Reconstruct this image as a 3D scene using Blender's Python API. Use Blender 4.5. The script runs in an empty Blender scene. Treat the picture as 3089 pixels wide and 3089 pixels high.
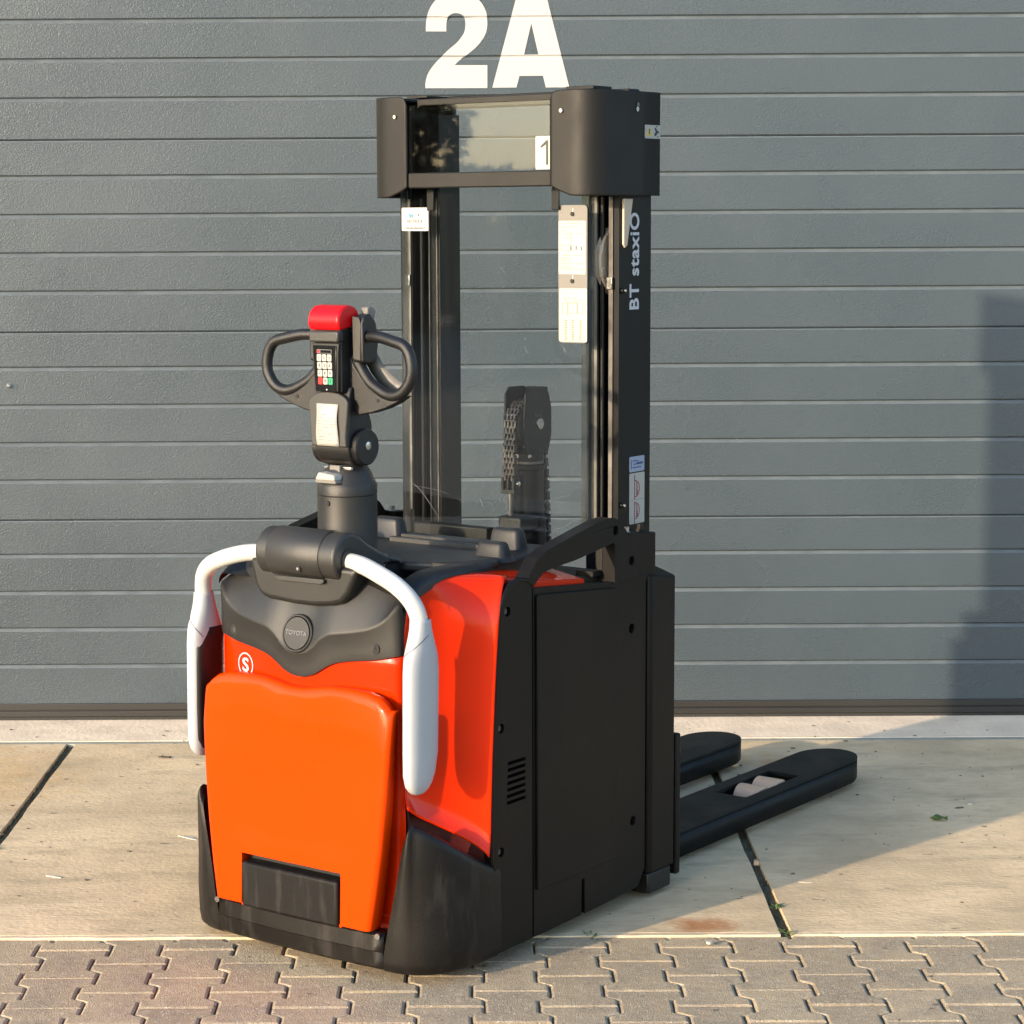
import bpy, bmesh, math, random
from mathutils import Vector, Matrix, geometry
random.seed(7)
R = math.radians
scene = bpy.context.scene
C = scene.collection

# ------------------------------------------------------------------ camera
cam_d = bpy.data.cameras.new('camera'); cam = bpy.data.objects.new('camera', cam_d); C.objects.link(cam)
cam_d.sensor_width = 36; cam_d.lens = 80.783
cam_d.shift_x = 0.0509; cam_d.shift_y = 0.0228
cam_d.clip_start = 0.05; cam_d.clip_end = 600
r_ = Vector((0.999974, 0.003888, -0.006116)); u_ = Vector((0.00552, 0.138179, 0.990392)); w_ = Vector((-0.004696, 0.9904, -0.138154))
cam.matrix_world = Matrix(((r_.x, u_.x, -w_.x, 0), (r_.y, u_.y, -w_.y, 0), (r_.z, u_.z, -w_.z, 1.67964), (0, 0, 0, 1)))
scene.camera = cam

# ------------------------------------------------------------------ light
AZ, EL = R(41.5), R(13.1)                       # direction the light travels in / sun height
world = bpy.data.worlds.new('World'); scene.world = world; world.use_nodes = True
wn = world.node_tree.nodes; wl = world.node_tree.links
sky = wn.new('ShaderNodeTexSky'); sky.sky_type = 'NISHITA'; sky.sun_disc = False
sky.sun_elevation = EL; sky.sun_rotation = R(228.5); sky.air_density = 1.0; sky.dust_density = 1.4; sky.ozone_density = 2.2
wl.new(sky.outputs[0], wn['Background'].inputs[0]); wn['Background'].inputs[1].default_value = 0.15
sun_d = bpy.data.lights.new('sun', 'SUN'); sun = bpy.data.objects.new('sun', sun_d); C.objects.link(sun)
sun_d.energy = 2.0; sun_d.angle = R(0.9); sun_d.color = (1.0, 0.80, 0.57)
sun.location = (-20, -20, 12)
sun.rotation_euler = Vector((math.cos(AZ)*math.cos(EL), math.sin(AZ)*math.cos(EL), -math.sin(EL))).to_track_quat('-Z', 'Y').to_euler()
scene.view_settings.view_transform = 'Standard'; scene.view_settings.look = 'None'
scene.view_settings.gamma = 1.0; scene.view_settings.use_curve_mapping = False
scene.view_settings.exposure = 1.95

# ------------------------------------------------------------------ materials
def mat(name, col, rough=0.5, metal=0.0, bump=0.0, bscale=200.0, var=0.0, vscale=6.0, spec=0.5, coat=0.0, brush=None, wear=0.0, wearcol=(.3,.28,.25), wscale=(3,3,3)):
    m = bpy.data.materials.new(name); m.use_nodes = True
    n = m.node_tree.nodes; l = m.node_tree.links; b = n['Principled BSDF']
    b.inputs['Base Color'].default_value = (*col, 1); b.inputs['Roughness'].default_value = rough
    b.inputs['Metallic'].default_value = metal; b.inputs['Specular IOR Level'].default_value = spec
    b.inputs['Coat Weight'].default_value = coat; b.inputs['Coat Roughness'].default_value = 0.06
    tc = n.new('ShaderNodeTexCoord'); cur = None
    if var > 0:
        t = n.new('ShaderNodeTexNoise'); t.inputs['Scale'].default_value = vscale; t.inputs['Detail'].default_value = 6
        l.new(tc.outputs['Object'], t.inputs[0])
        mr = n.new('ShaderNodeMapRange'); mr.inputs[1].default_value = .3; mr.inputs[2].default_value = .7
        mr.inputs[3].default_value = 1-var; mr.inputs[4].default_value = 1+var; l.new(t.outputs[0], mr.inputs[0])
        mx = n.new('ShaderNodeVectorMath'); mx.operation = 'SCALE'; mx.inputs[0].default_value = col; l.new(mr.outputs[0], mx.inputs['Scale'])
        cur = mx.outputs[0]
        ra = n.new('ShaderNodeMapRange'); ra.inputs[1].default_value = .3; ra.inputs[2].default_value = .7
        ra.inputs[3].default_value = max(.02, rough-.08); ra.inputs[4].default_value = min(1, rough+.08); l.new(t.outputs[0], ra.inputs[0]); l.new(ra.outputs[0], b.inputs['Roughness'])
    if wear > 0:
        mp = n.new('ShaderNodeMapping'); mp.inputs['Scale'].default_value = wscale; l.new(tc.outputs['Object'], mp.inputs[0])
        t = n.new('ShaderNodeTexNoise'); t.inputs['Scale'].default_value = 8; t.inputs['Detail'].default_value = 8; t.inputs['Roughness'].default_value = .65; l.new(mp.outputs[0], t.inputs[0])
        mr = n.new('ShaderNodeMapRange'); mr.inputs[1].default_value = .52; mr.inputs[2].default_value = .72; mr.inputs[3].default_value = 0; mr.inputs[4].default_value = wear; l.new(t.outputs[0], mr.inputs[0])
        mx = n.new('ShaderNodeMix'); mx.data_type = 'RGBA'; l.new(mr.outputs[0], mx.inputs[0])
        if cur: l.new(cur, mx.inputs[6])
        else: mx.inputs[6].default_value = (*col, 1)
        mx.inputs[7].default_value = (*wearcol, 1); cur = mx.outputs[2]
    if cur: l.new(cur, b.inputs['Base Color'])
    if bump > 0:
        t = n.new('ShaderNodeTexNoise'); t.inputs['Scale'].default_value = bscale; t.inputs['Detail'].default_value = 3
        if brush:
            mp = n.new('ShaderNodeMapping'); mp.inputs['Scale'].default_value = brush; l.new(tc.outputs['Object'], mp.inputs[0]); l.new(mp.outputs[0], t.inputs[0])
        else: l.new(tc.outputs['Object'], t.inputs[0])
        bp = n.new('ShaderNodeBump'); bp.inputs['Strength'].default_value = bump; bp.inputs['Distance'].default_value = .002
        l.new(t.outputs[0], bp.inputs['Height']); l.new(bp.outputs[0], b.inputs['Normal'])
    return m

M = {}
M['door'] = mat('door_paint', (.0435, .0572, .0665), .30, bump=.7, bscale=210, brush=(1, 1, 1.4), var=.05, vscale=2.2, wear=.06, wearcol=(.070, .076, .076), wscale=(1.2, 1, .10))
M['door_ledge'] = mat('door_ledge_highlight', (.080, .096, .104), .5, bump=.5, bscale=200, var=.12, vscale=12)  # door grey lightened: highlight on upward groove faces painted into the colour
M['door_trim'] = mat('door_trim', (.015, .0135, .0115), .5, var=.12, vscale=3)
M['seal'] = mat('rubber_seal', (.02, .02, .018), .8, bump=.3, bscale=90)
M['white_vinyl'] = mat('white_vinyl', (.37, .368, .362), .45, bump=.25, bscale=70)
M['orange'] = mat('orange_panel', (.56, .037, .0), .30, coat=.20, var=.03, vscale=3, spec=.05, wear=.12, wearcol=(.45, .030, .001), wscale=(1, 1, 1))
M['red'] = mat('red_orange_shell', (.56, .019, .0), .22, coat=.34, var=.04, vscale=3, spec=.06)
M['shade_red'] = mat('shaded_shell_red', (.05, .003, .002), .4, bump=.1)  # shell red darkened so the gap's shade is in the colour
M['charcoal'] = mat('charcoal_plastic', (.0115, .0110, .0098), .47, spec=.42, bump=.25, bscale=900, var=.08, vscale=5)
M['charcoal_light'] = mat('grey_plastic', (.024, .023, .021), .42, bump=.25, bscale=900, var=.08, vscale=5)
M['hub_plastic'] = mat('grained_hub_plastic', (.019, .0185, .017), .42, bump=.35, bscale=700, var=.1, vscale=6, spec=.45)
M['black'] = mat('black_plastic', (.0065, .006, .0055), .45, spec=.35, bump=.25, bscale=800, var=.2, vscale=5)
M['black_panel'] = mat('black_steel_panel', (.0052, .0043, .0034), .48, bump=.12, bscale=500, var=.2, vscale=3, spec=.17, wear=.30, wearcol=(.016, .013, .010), wscale=(1.5, 1.5, .5))
M['bumper'] = mat('scuffed_bumper_plastic', (.006, .005, .0042), .42, spec=.24, bump=.3, bscale=400, var=.15, vscale=6, wear=.75, wearcol=(.034, .030, .026), wscale=(2.2, 2.2, .5))
M['step_rubber'] = mat('step_rubber', (.0045, .0042, .0038), .6, spec=.2, bump=.3, bscale=400, wear=.9, wearcol=(.022, .020, .018), wscale=(6, 6, .7))
M['guard'] = mat('dark_guard_steel', (.0075, .0066, .0052), .52, spec=.26, bump=.2, bscale=700, var=.15, vscale=8)
M['mast'] = mat('mast_steel', (.004, .0045, .005), .40, spec=.2, var=.15, vscale=6)
M['rail'] = mat('greasy_rail_steel', (.13, .12, .11), .38, metal=.75, var=.35, vscale=14, bump=.15, bscale=60, brush=(1, 1, .1), wear=.6, wearcol=(.03, .028, .025), wscale=(5, 5, .6))
M['steel'] = mat('zinc_steel', (.45, .44, .42), .3, metal=1.0, var=.15, vscale=40)
M['chain'] = mat('oiled_chain', (.045, .038, .033), .34, metal=.5, var=.3, vscale=60)
M['dull_chain'] = mat('dark_chain', (.035, .032, .03), .5, metal=.5, var=.3, vscale=60)
M['white_bar'] = mat('white_enamel', (.45, .445, .42), .3, coat=.3, var=.02)
M['pad'] = mat('pale_grey_plastic', (.33, .34, .35), .45, bump=.12, bscale=900, var=.03)
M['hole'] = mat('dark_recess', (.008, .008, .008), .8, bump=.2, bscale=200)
M['button_red'] = mat('button_red', (.50, .002, .005), .35, spec=.25, bump=.05, bscale=600)
M['grip'] = mat('grip_rubber', (.0065, .0065, .0068), .38, spec=.38, bump=.35, bscale=1100, var=.08)
M['key_white'] = mat('key_white', (.30, .29, .265), .4, bump=.05)
M['key_red'] = mat('key_red', (.40, .01, .01), .4, bump=.05)
M['key_green'] = mat('key_green', (.01, .22, .10), .4, bump=.05)
M['glossblack'] = mat('gloss_black', (.005, .005, .005), .15, bump=.05)
M['paper'] = mat('label_white', (.31, .30, .27), .45, bump=.05, bscale=300, var=.02)
M['print_orange'] = mat('print_orange', (.24, .14, .065), .5, bump=.05)
M['print_dark'] = mat('print_dark', (.012, .012, .016), .5, bump=.05)
M['print_grey'] = mat('print_grey', (.10, .10, .11), .5, bump=.05)
M['print_white'] = mat('print_white', (.42, .42, .44), .5, bump=.05)
M['print_blue'] = mat('print_blue', (.05, .18, .28), .5, bump=.05)
M['label_blue'] = mat('label_blue', (.22, .26, .34), .45, bump=.05)
M['print_navy'] = mat('print_navy', (.03, .05, .16), .5, bump=.05)
M['print_maroon'] = mat('print_maroon', (.16, .012, .03), .5, bump=.05)
M['print_yellow'] = mat('print_yellow', (.45, .33, .05), .5, bump=.05)
M['plate'] = mat('label_plate_grey', (.13, .12, .105), .5, bump=.1, bscale=500)
M['beige'] = mat('beige_nylon', (.42, .34, .25), .5, bump=.1, bscale=300, var=.08)
M['poly'] = mat('polyurethane_roller', (.60, .38, .24), .4, bump=.1, bscale=200, var=.06, vscale=20)
M['fork'] = mat('black_fork_paint', (.0042, .0054, .0054), .52, spec=.25, bump=.2, bscale=300, var=.2, vscale=8, wear=.2, wearcol=(.025, .025, .025), wscale=(3, 3, 3))
M['leaf'] = mat('leaf_green', (.08, .13, .03), .6, bump=.3, bscale=300, var=.3, vscale=60)
M['drybit'] = mat('dry_litter', (.10, .075, .05), .8, bump=.3)
M['palebit'] = mat('pale_litter', (.44, .40, .34), .6, bump=.2)
M['bark'] = mat('bark', (.07, .05, .035), .9, bump=.6, bscale=20)
M['foliage'] = mat('foliage', (.045, .07, .02), .7, bump=.2, var=.35, vscale=2)

def glass(name, tint, rough=.02, streak=0.0, refl=1.0):
    m = bpy.data.materials.new(name); m.use_nodes = True; n = m.node_tree.nodes; l = m.node_tree.links
    n.remove(n['Principled BSDF']); out = n['Material Output']
    tr = n.new('ShaderNodeBsdfTransparent'); tr.inputs[0].default_value = (*tint, 1)
    gl = n.new('ShaderNodeBsdfGlossy'); gl.inputs['Roughness'].default_value = rough; gl.inputs[0].default_value = (.84, .92, 1, 1)
    fr = n.new('ShaderNodeFresnel'); fr.inputs[0].default_value = 1.5
    ml = n.new('ShaderNodeMath'); ml.operation = 'MULTIPLY'; ml.inputs[1].default_value = refl; l.new(fr.outputs[0], ml.inputs[0])
    gg = n.new('ShaderNodeNewGeometry'); fb = n.new('ShaderNodeMath'); fb.operation = 'SUBTRACT'; fb.inputs[0].default_value = 1.0; l.new(gg.outputs['Backfacing'], fb.inputs[1])
    mf = n.new('ShaderNodeMath'); mf.operation = 'MULTIPLY'; l.new(ml.outputs[0], mf.inputs[0]); l.new(fb.outputs[0], mf.inputs[1])
    mx = n.new('ShaderNodeMixShader'); l.new(mf.outputs[0], mx.inputs[0]); l.new(tr.outputs[0], mx.inputs[1]); l.new(gl.outputs[0], mx.inputs[2])
    last = mx.outputs[0]
    if streak > 0:      # a thin film of dust and fine vertical wipe marks in the plastic
        tc = n.new('ShaderNodeTexCoord'); mp = n.new('ShaderNodeMapping'); mp.inputs['Scale'].default_value = (1, 1, .12); l.new(tc.outputs['Object'], mp.inputs[0])
        t = n.new('ShaderNodeTexNoise'); t.inputs['Scale'].default_value = 26; t.inputs['Detail'].default_value = 7; l.new(mp.outputs[0], t.inputs[0])
        mr = n.new('ShaderNodeMapRange'); mr.inputs[1].default_value = .42; mr.inputs[2].default_value = .75; mr.inputs[3].default_value = streak*.25; mr.inputs[4].default_value = streak; l.new(t.outputs[0], mr.inputs[0])
        df = n.new('ShaderNodeBsdfDiffuse'); df.inputs[0].default_value = (.5, .5, .48, 1)
        m2 = n.new('ShaderNodeMixShader'); l.new(mr.outputs[0], m2.inputs[0]); l.new(last, m2.inputs[1]); l.new(df.outputs[0], m2.inputs[2]); last = m2.outputs[0]
    l.new(last, out.inputs[0]); return m
M['screen'] = glass('clear_polycarbonate', (.95, .965, .965), .03, .005, 1.25)
M['screen_top'] = glass('clear_polycarbonate_upper', (.95, .965, .965), .02, .003, .85)
M['screen_edge'] = glass('polycarbonate_edge', (.50, .52, .52), .12, .10, 1.0)

def ground_mats():
    # weathered slab concrete
    m = bpy.data.materials.new('slab_concrete'); m.use_nodes = True; n = m.node_tree.nodes; l = m.node_tree.links; b = n['Principled BSDF']
    geo = n.new('ShaderNodeNewGeometry'); P = geo.outputs['Position']
    def noise(sc, det=6, mp=None, rough=.55):
        t = n.new('ShaderNodeTexNoise'); t.inputs['Scale'].default_value = sc; t.inputs['Detail'].default_value = det; t.inputs['Roughness'].default_value = rough
        if mp:
            q = n.new('ShaderNodeMapping'); q.inputs['Scale'].default_value = mp; l.new(P, q.inputs[0]); l.new(q.outputs[0], t.inputs[0])
        else: l.new(P, t.inputs[0])
        return t.outputs[0]
    def rng(src, a, c, d, e):
        q = n.new('ShaderNodeMapRange'); q.inputs[1].default_value = a; q.inputs[2].default_value = c; q.inputs[3].default_value = d; q.inputs[4].default_value = e; l.new(src, q.inputs[0]); return q.outputs[0]
    def mix(f, a, c):
        q = n.new('ShaderNodeMix'); q.data_type = 'RGBA'
        if isinstance(f, float): q.inputs[0].default_value = f
        else: l.new(f, q.inputs[0])
        for i, s in ((6, a), (7, c)):
            if isinstance(s, tuple): q.inputs[i].default_value = (*s, 1)
            else: l.new(s, q.inputs[i])
        return q.outputs[2]
    base = mix(rng(noise(2.4, 9, None, .62), .38, .62, 0, 1), (.67, .505, .305), (.49, .365, .215))
    base = mix(rng(noise(6, 9, (.55, 1.5, 1), .68), .50, .68, 0, .85), base, (.38, .29, .175))
    base = mix(rng(noise(34, 6, (.6, 1.3, 1), .65), .52, .74, 0, .6), base, (.35, .28, .18))
    base = mix(rng(noise(150, 3), .62, .75, 0, .6), base, (.62, .55, .43))
    base = mix(rng(noise(16, 3, (.7, 1.3, 1)), .70, .73, 0, .9), base, (.10, .08, .06))
    def spot(x, y, rx, ry, col, s, base):
        q = n.new('ShaderNodeVectorMath'); q.operation = 'SUBTRACT'; q.inputs[1].default_value = (x, y, 0); l.new(P, q.inputs[0])
        q2 = n.new('ShaderNodeVectorMath'); q2.operation = 'MULTIPLY'; q2.inputs[1].default_value = (1/rx, 1/ry, 0); l.new(q.outputs[0], q2.inputs[0])
        ln = n.new('ShaderNodeVectorMath'); ln.operation = 'LENGTH'; l.new(q2.outputs[0], ln.inputs[0])
        ad = n.new('ShaderNodeMath'); ad.operation = 'ADD'; l.new(ln.outputs['Value'], ad.inputs[0]); l.new(rng(noise(14, 6), 0, 1, -.7, .7), ad.inputs[1])
        return mix(rng(ad.outputs[0], .25, 1.0, s, 0), base, col)
    base = spot(.545, 5.29, .10, .09, (.34, .13, .035), .85, base)
    base = spot(.97, 6.93, .13, .11, (.42, .20, .07), .6, base)
    base = spot(.76, 7.02, .22, .13, (.48, .27, .10), .4, base)
    base = spot(-1.62, 6.75, .5, .55, (.50, .29, .10), .55, base)
    base = spot(1.02, 6.68, .05, .05, (.10, .07, .05), .6, base)
    l.new(base, b.inputs['Base Color']); b.inputs['Roughness'].default_value = .85
    bp = n.new('ShaderNodeBump'); bp.inputs['Strength'].default_value = .5; bp.inputs['Distance'].default_value = .004
    ad = n.new('ShaderNodeMath'); ad.operation = 'ADD'; l.new(noise(90, 6, (.7, 1, 1)), ad.inputs[0]); l.new(noise(9, 6), ad.inputs[1]); l.new(ad.outputs[0], bp.inputs['Height']); l.new(bp.outputs[0], b.inputs['Normal'])
    M['slab'] = m
    # pale apron
    M['apron'] = mat('pale_concrete', (.70, .565, .41), .85, bump=.8, bscale=60, var=.12, vscale=7, brush=(1, .5, 1), wear=.4, wearcol=(.52, .43, .33), wscale=(.6, 2, 1))
    M['lip'] = mat('worn_slab_lip', (.56, .45, .30), .85, bump=.8, bscale=120, var=.15, vscale=20)
    M['strip'] = mat('galvanised_edge_strip', (.30, .295, .235), .6, bump=.3, bscale=100, var=.12, vscale=15)
    M['sand'] = mat('joint_sand', (.27, .22, .155), .95, bump=1.0, bscale=220, var=.25, vscale=30)
    M['moss'] = mat('mossy_joint_dirt', (.075, .068, .036), .95, bump=1.0, bscale=150, var=.5, vscale=25, wear=.5, wearcol=(.16, .14, .09), wscale=(5, 5, 5))
    # pavers: one colour per brick from the object's random number
    m = bpy.data.materials.new('paver_concrete'); m.use_nodes = True; n = m.node_tree.nodes; l = m.node_tree.links; b = n['Principled BSDF']
    geo = n.new('ShaderNodeNewGeometry'); P = geo.outputs['Position']
    oi = n.new('ShaderNodeObjectInfo')
    cr = n.new('ShaderNodeValToRGB'); cr.color_ramp.elements[0].color = (.295, .228, .145, 1); cr.color_ramp.elements[1].color = (.395, .305, .19, 1); l.new(oi.outputs['Random'], cr.inputs[0])
    base = cr.outputs[0]
    base = mix(rng(noise(9, 8, None, .65), .46, .66, 0, .85), base, (.25, .198, .138))
    base = mix(rng(noise(45, 5, None, .7), .52, .72, 0, .7), base, (.43, .37, .28))
    base = mix(rng(noise(190, 3), .60, .68, 0, .85), base, (.62, .55, .42))
    base = mix(rng(noise(150, 3, (1, 1, 1.3)), .60, .70, 0, .7), base, (.12, .095, .07))
    base = mix(rng(noise(26, 2), .70, .74, 0, .8), base, (.09, .065, .05))
    l.new(base, b.inputs['Base Color']); b.inputs['Roughness'].default_value = .85
    bp = n.new('ShaderNodeBump'); bp.inputs['Strength'].default_value = .9; bp.inputs['Distance'].default_value = .004
    ad = n.new('ShaderNodeMath'); ad.operation = 'ADD'; l.new(noise(260, 4), ad.inputs[0]); l.new(noise(30, 5), ad.inputs[1]); l.new(ad.outputs[0], bp.inputs['Height']); l.new(bp.outputs[0], b.inputs['Normal'])
    M['paver'] = m
ground_mats()

# ------------------------------------------------------------------ mesh helpers
def smooth(me, ang=35):
    for p in me.polygons: p.use_smooth = True
    me.set_sharp_from_angle(angle=R(ang))

def link(name, me, m, parent=None, bevel=0, seg=2, ang=35, solid=0, sub=0, off=-1):
    o = bpy.data.objects.new(name, me); C.objects.link(o)
    if m: me.materials.append(M[m] if isinstance(m, str) else m)
    if parent: o.parent = parent
    smooth(me, ang)
    if solid:
        s = o.modifiers.new('s', 'SOLIDIFY'); s.thickness = solid; s.offset = off
    if sub:
        s = o.modifiers.new('u', 'SUBSURF'); s.levels = sub; s.render_levels = sub
    if bevel:
        b = o.modifiers.new('b', 'BEVEL'); b.width = bevel; b.segments = seg; b.limit_method = 'ANGLE'; b.angle_limit = R(30); b.harden_normals = False
        b.use_clamp_overlap = True
    return o

def frombm(bm, name):
    bmesh.ops.recalc_face_normals(bm, faces=bm.faces)
    me = bpy.data.meshes.new(name); bm.to_mesh(me); bm.free(); return me

AX = {'x': lambda a, b, h: (h, a, b), 'y': lambda a, b, h: (a, h, b), 'z': lambda a, b, h: (a, b, h)}
def add_prism(bm, pts, axis, h0, h1, holes=()):
    f = AX[axis]; loops = [list(pts)] + [list(h) for h in holes]
    flat = [p for lp in loops for p in lp]
    v0 = [bm.verts.new(f(a, b, h0)) for a, b in flat]; v1 = [bm.verts.new(f(a, b, h1)) for a, b in flat]
    if holes:
        tris = geometry.tessellate_polygon([[Vector((a, b, 0)) for a, b in lp] for lp in loops])
        for t in tris:
            bm.faces.new([v0[i] for i in t]); bm.faces.new([v1[i] for i in reversed(t)])
    else:
        bm.faces.new(v0); bm.faces.new(list(reversed(v1)))
    k = 0
    for lp in loops:
        n = len(lp)
        for i in range(n):
            a, b = k+i, k+(i+1) % n
            bm.faces.new((v0[a], v0[b], v1[b], v1[a]))
        k += n
def prism(name, pts, axis, h0, h1, m, parent, bevel=0, holes=(), seg=2, ang=35):
    bm = bmesh.new(); add_prism(bm, pts, axis, h0, h1, holes)
    return link(name, frombm(bm, name), m, parent, bevel, seg, ang)
def rect(a0, a1, b0, b1): return [(a0, b0), (a1, b0), (a1, b1), (a0, b1)]
def rrect(a0, a1, b0, b1, r, n=4):
    o = []
    for cx, cy, s in ((a1-r, b0+r, -90), (a1-r, b1-r, 0), (a0+r, b1-r, 90), (a0+r, b0+r, 180)):
        for k in range(n+1):
            t = R(s+90*k/n); o.append((cx+r*math.cos(t), cy+r*math.sin(t)))
    return o
def circ(a, b, r, n=16, rb=None): return [(a+r*math.cos(2*math.pi*i/n), b+(rb or r)*math.sin(2*math.pi*i/n)) for i in range(n)]
def box(name, x0, x1, y0, y1, z0, z1, m, parent, bevel=0, seg=2):
    return prism(name, rect(x0, x1, y0, y1), 'z', z0, z1, m, parent, bevel, seg=seg)
def boxes(name, bs, m, parent, bevel=0):
    bm = bmesh.new()
    for (x0, x1, y0, y1, z0, z1) in bs: add_prism(bm, rect(x0, x1, y0, y1), 'z', z0, z1)
    return link(name, frombm(bm, name), m, parent, bevel)

def catmull(P, n=6):
    P = [Vector(p) for p in P]; out = []
    for i in range(len(P)-1):
        p0 = P[max(i-1, 0)]; p1 = P[i]; p2 = P[i+1]; p3 = P[min(i+2, len(P)-1)]
        for k in range(n):
            t = k/n
            out.append(.5*((2*p1)+(p2-p0)*t+(2*p0-5*p1+4*p2-p3)*t*t+(3*p1-p0-3*p2+p3)*t**3))
    out.append(P[-1]); return out
def interp(x, tab):
    if x <= tab[0][0]: return tab[0][1]
    for (a, b), (c, d) in zip(tab, tab[1:]):
        if x <= c: return b+(d-b)*(x-a)/(c-a)
    return tab[-1][1]
def add_tube(bm, path, rad, seg=16, cap=True):
    rings = []; up = None
    for i, p in enumerate(path):
        t = (path[min(i+1, len(path)-1)]-path[max(i-1, 0)]).normalized()
        if up is None:
            up = Vector((0, 0, 1)) if abs(t.z) < .9 else Vector((0, 1, 0))
        s = t.cross(up).normalized(); up = s.cross(t).normalized()
        r = rad(i/(len(path)-1)) if callable(rad) else rad
        rings.append([bm.verts.new(p+r*(math.cos(2*math.pi*k/seg)*s+math.sin(2*math.pi*k/seg)*up)) for k in range(seg)])
    for a, b in zip(rings, rings[1:]):
        for k in range(seg): bm.faces.new((a[k], a[(k+1) % seg], b[(k+1) % seg], b[k]))
    if cap: bm.faces.new(rings[0]); bm.faces.new(list(reversed(rings[-1])))
def tube(name, pts, rad, m, parent, n=6, seg=16):
    bm = bmesh.new(); add_tube(bm, catmull(pts, n), rad, seg); return link(name, frombm(bm, name), m, parent, ang=50)
def add_lathe(bm, prof, c, axis='z', seg=32, cap=True):
    rings = []
    for r, h in prof:
        ring = []
        for k in range(seg):
            a = r*math.cos(2*math.pi*k/seg); b = r*math.sin(2*math.pi*k/seg)
            v = {'z': (a, b, h), 'x': (h, a, b), 'y': (a, h, b)}[axis]
            ring.append(bm.verts.new((c[0]+v[0], c[1]+v[1], c[2]+v[2])))
        rings.append(ring)
    for a, b in zip(rings, rings[1:]):
        for k in range(seg): bm.faces.new((a[k], a[(k+1) % seg], b[(k+1) % seg], b[k]))
    if cap: bm.faces.new(rings[0]); bm.faces.new(list(reversed(rings[-1])))
def lathe(name, prof, c, m, parent, axis='z', seg=32, bevel=0):
    bm = bmesh.new(); add_lathe(bm, prof, c, axis, seg); return link(name, frombm(bm, name), m, parent, bevel)
def grid(name, rows, m, parent, skip=None, solid=0, sub=0, ang=35, off=-1, bevel=0, flip=False, closed=False):
    bm = bmesh.new(); V = [[bm.verts.new(p) for p in r] for r in rows]
    for i in range(len(V)-1):
        nn = len(V[i]); rg = range(nn if closed else nn-1)
        for j in rg:
            if skip and skip(i, j): continue
            k = (j+1) % nn
            q = (V[i][j], V[i][k], V[i+1][k], V[i+1][j])
            bm.faces.new(q if not flip else tuple(reversed(q)))
    for v in list(bm.verts):
        if not v.link_faces: bm.verts.remove(v)
    me = bpy.data.meshes.new(name); bm.to_mesh(me); bm.free()
    return link(name, me, m, parent, bevel, 2, ang, solid, sub, off)
def text(name, s, size, m, parent, loc, rot, sx=1.0, bold=0.0, ext=.0004, align='CENTER'):
    cu = bpy.data.curves.new(name, 'FONT'); cu.body = s; cu.size = size; cu.extrude = ext; cu.offset = bold; cu.resolution_u = 4
    cu.space_character = 1.0+ (.08 if bold > .0009 and len(s) > 3 else 0); cu.align_x = align; cu.align_y = 'CENTER'
    t = bpy.data.objects.new(name+'_tmp', cu); C.objects.link(t)
    bpy.context.view_layer.update()
    me = bpy.data.meshes.new_from_object(t.evaluated_get(bpy.context.evaluated_depsgraph_get()))
    bpy.data.objects.remove(t); bpy.data.curves.remove(cu); me.name = name
    o = bpy.data.objects.new(name, me); C.objects.link(o); me.materials.clear(); me.materials.append(M[m]); o.parent = parent
    o.location = loc; o.rotation_euler = rot; o.scale = (sx, 1, 1)
    return o
FRONT = (R(90), 0, 0)                      # text facing -y
SIDEUP = Matrix(((0, 0, 1), (0, 0, 0), (0, 0, 0)))  # placeholder
def side_rot():                            # facing +x, reading bottom to top
    # local x -> +z, local y -> -y, normal -> +x
    return Matrix(((0, 0, 1), (0, -1, 0), (1, 0, 0))).to_euler()

def empty(name, loc, rz, label, cat, group=None):
    o = bpy.data.objects.new(name, None); C.objects.link(o); o.location = loc; o.rotation_euler = (0, 0, rz)
    o['label'] = label; o['category'] = cat
    if group: o['group'] = group
    o.empty_display_size = .1
    return o
def tag(o, label, cat, group=None):
    o['label'] = label; o['category'] = cat
    if group: o['group'] = group
    return o

# ================================================================== SETTING
# ground: one big sheet of packed sand under everything
bm = bmesh.new(); add_prism(bm, rect(-250, 250, -250, 250), 'z', -.30, -.016)
ground = link('ground', frombm(bm, 'ground'), 'sand'); ground['kind'] = 'structure'

# concrete slabs, two metres square
slab_x = [-5.335, -3.312, -1.289, .737, 2.76, 4.785]
J = .013
def slab(x0, x1, y0, y1, z=0.0, m='slab', name='concrete_slab', nx=40):
    bm = bmesh.new()
    def wob(p, s): return (random.random()-.5)*s
    pts = []
    n = nx
    for i in range(n+1): pts.append((x0+(x1-x0)*i/n, y0+wob(0, .004)))
    for i in range(1, n//2+1): pts.append((x1+wob(0, .004), y0+(y1-y0)*i/(n//2)))
    for i in range(1, n+1): pts.append((x1-(x1-x0)*i/n, y1+wob(0, .003)))
    for i in range(1, n//2): pts.append((x0+wob(0, .004), y1-(y1-y0)*i/(n//2)))
    add_prism(bm, pts, 'z', -.10, z)
    o = link(name, frombm(bm, name), m, ground, bevel=.0015, seg=1)
    return o
for i in range(5):
    slab(slab_x[i]+J, slab_x[i+1]-J, 5.240, 7.229)
for i in range(5):     # broken, pale front lip of each slab
    bm = bmesh.new(); pts = []; x0, x1 = slab_x[i]+J, slab_x[i+1]-J; n = 60
    for k in range(n+1): pts.append((x0+(x1-x0)*k/n, 5.219+(random.random()-.5)*.006))
    for k in range(n+1): pts.append((x1-(x1-x0)*k/n, 5.238+(random.random()-.5)*.002))
    add_prism(bm, pts, 'z', -.08, .0005); link('slab_lip', frombm(bm, 'slab_lip'), 'lip', ground, bevel=.0015)
slab(-5.3, 4.8, 7.268, 7.72, m='apron', name='apron_slab', nx=200)
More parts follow.
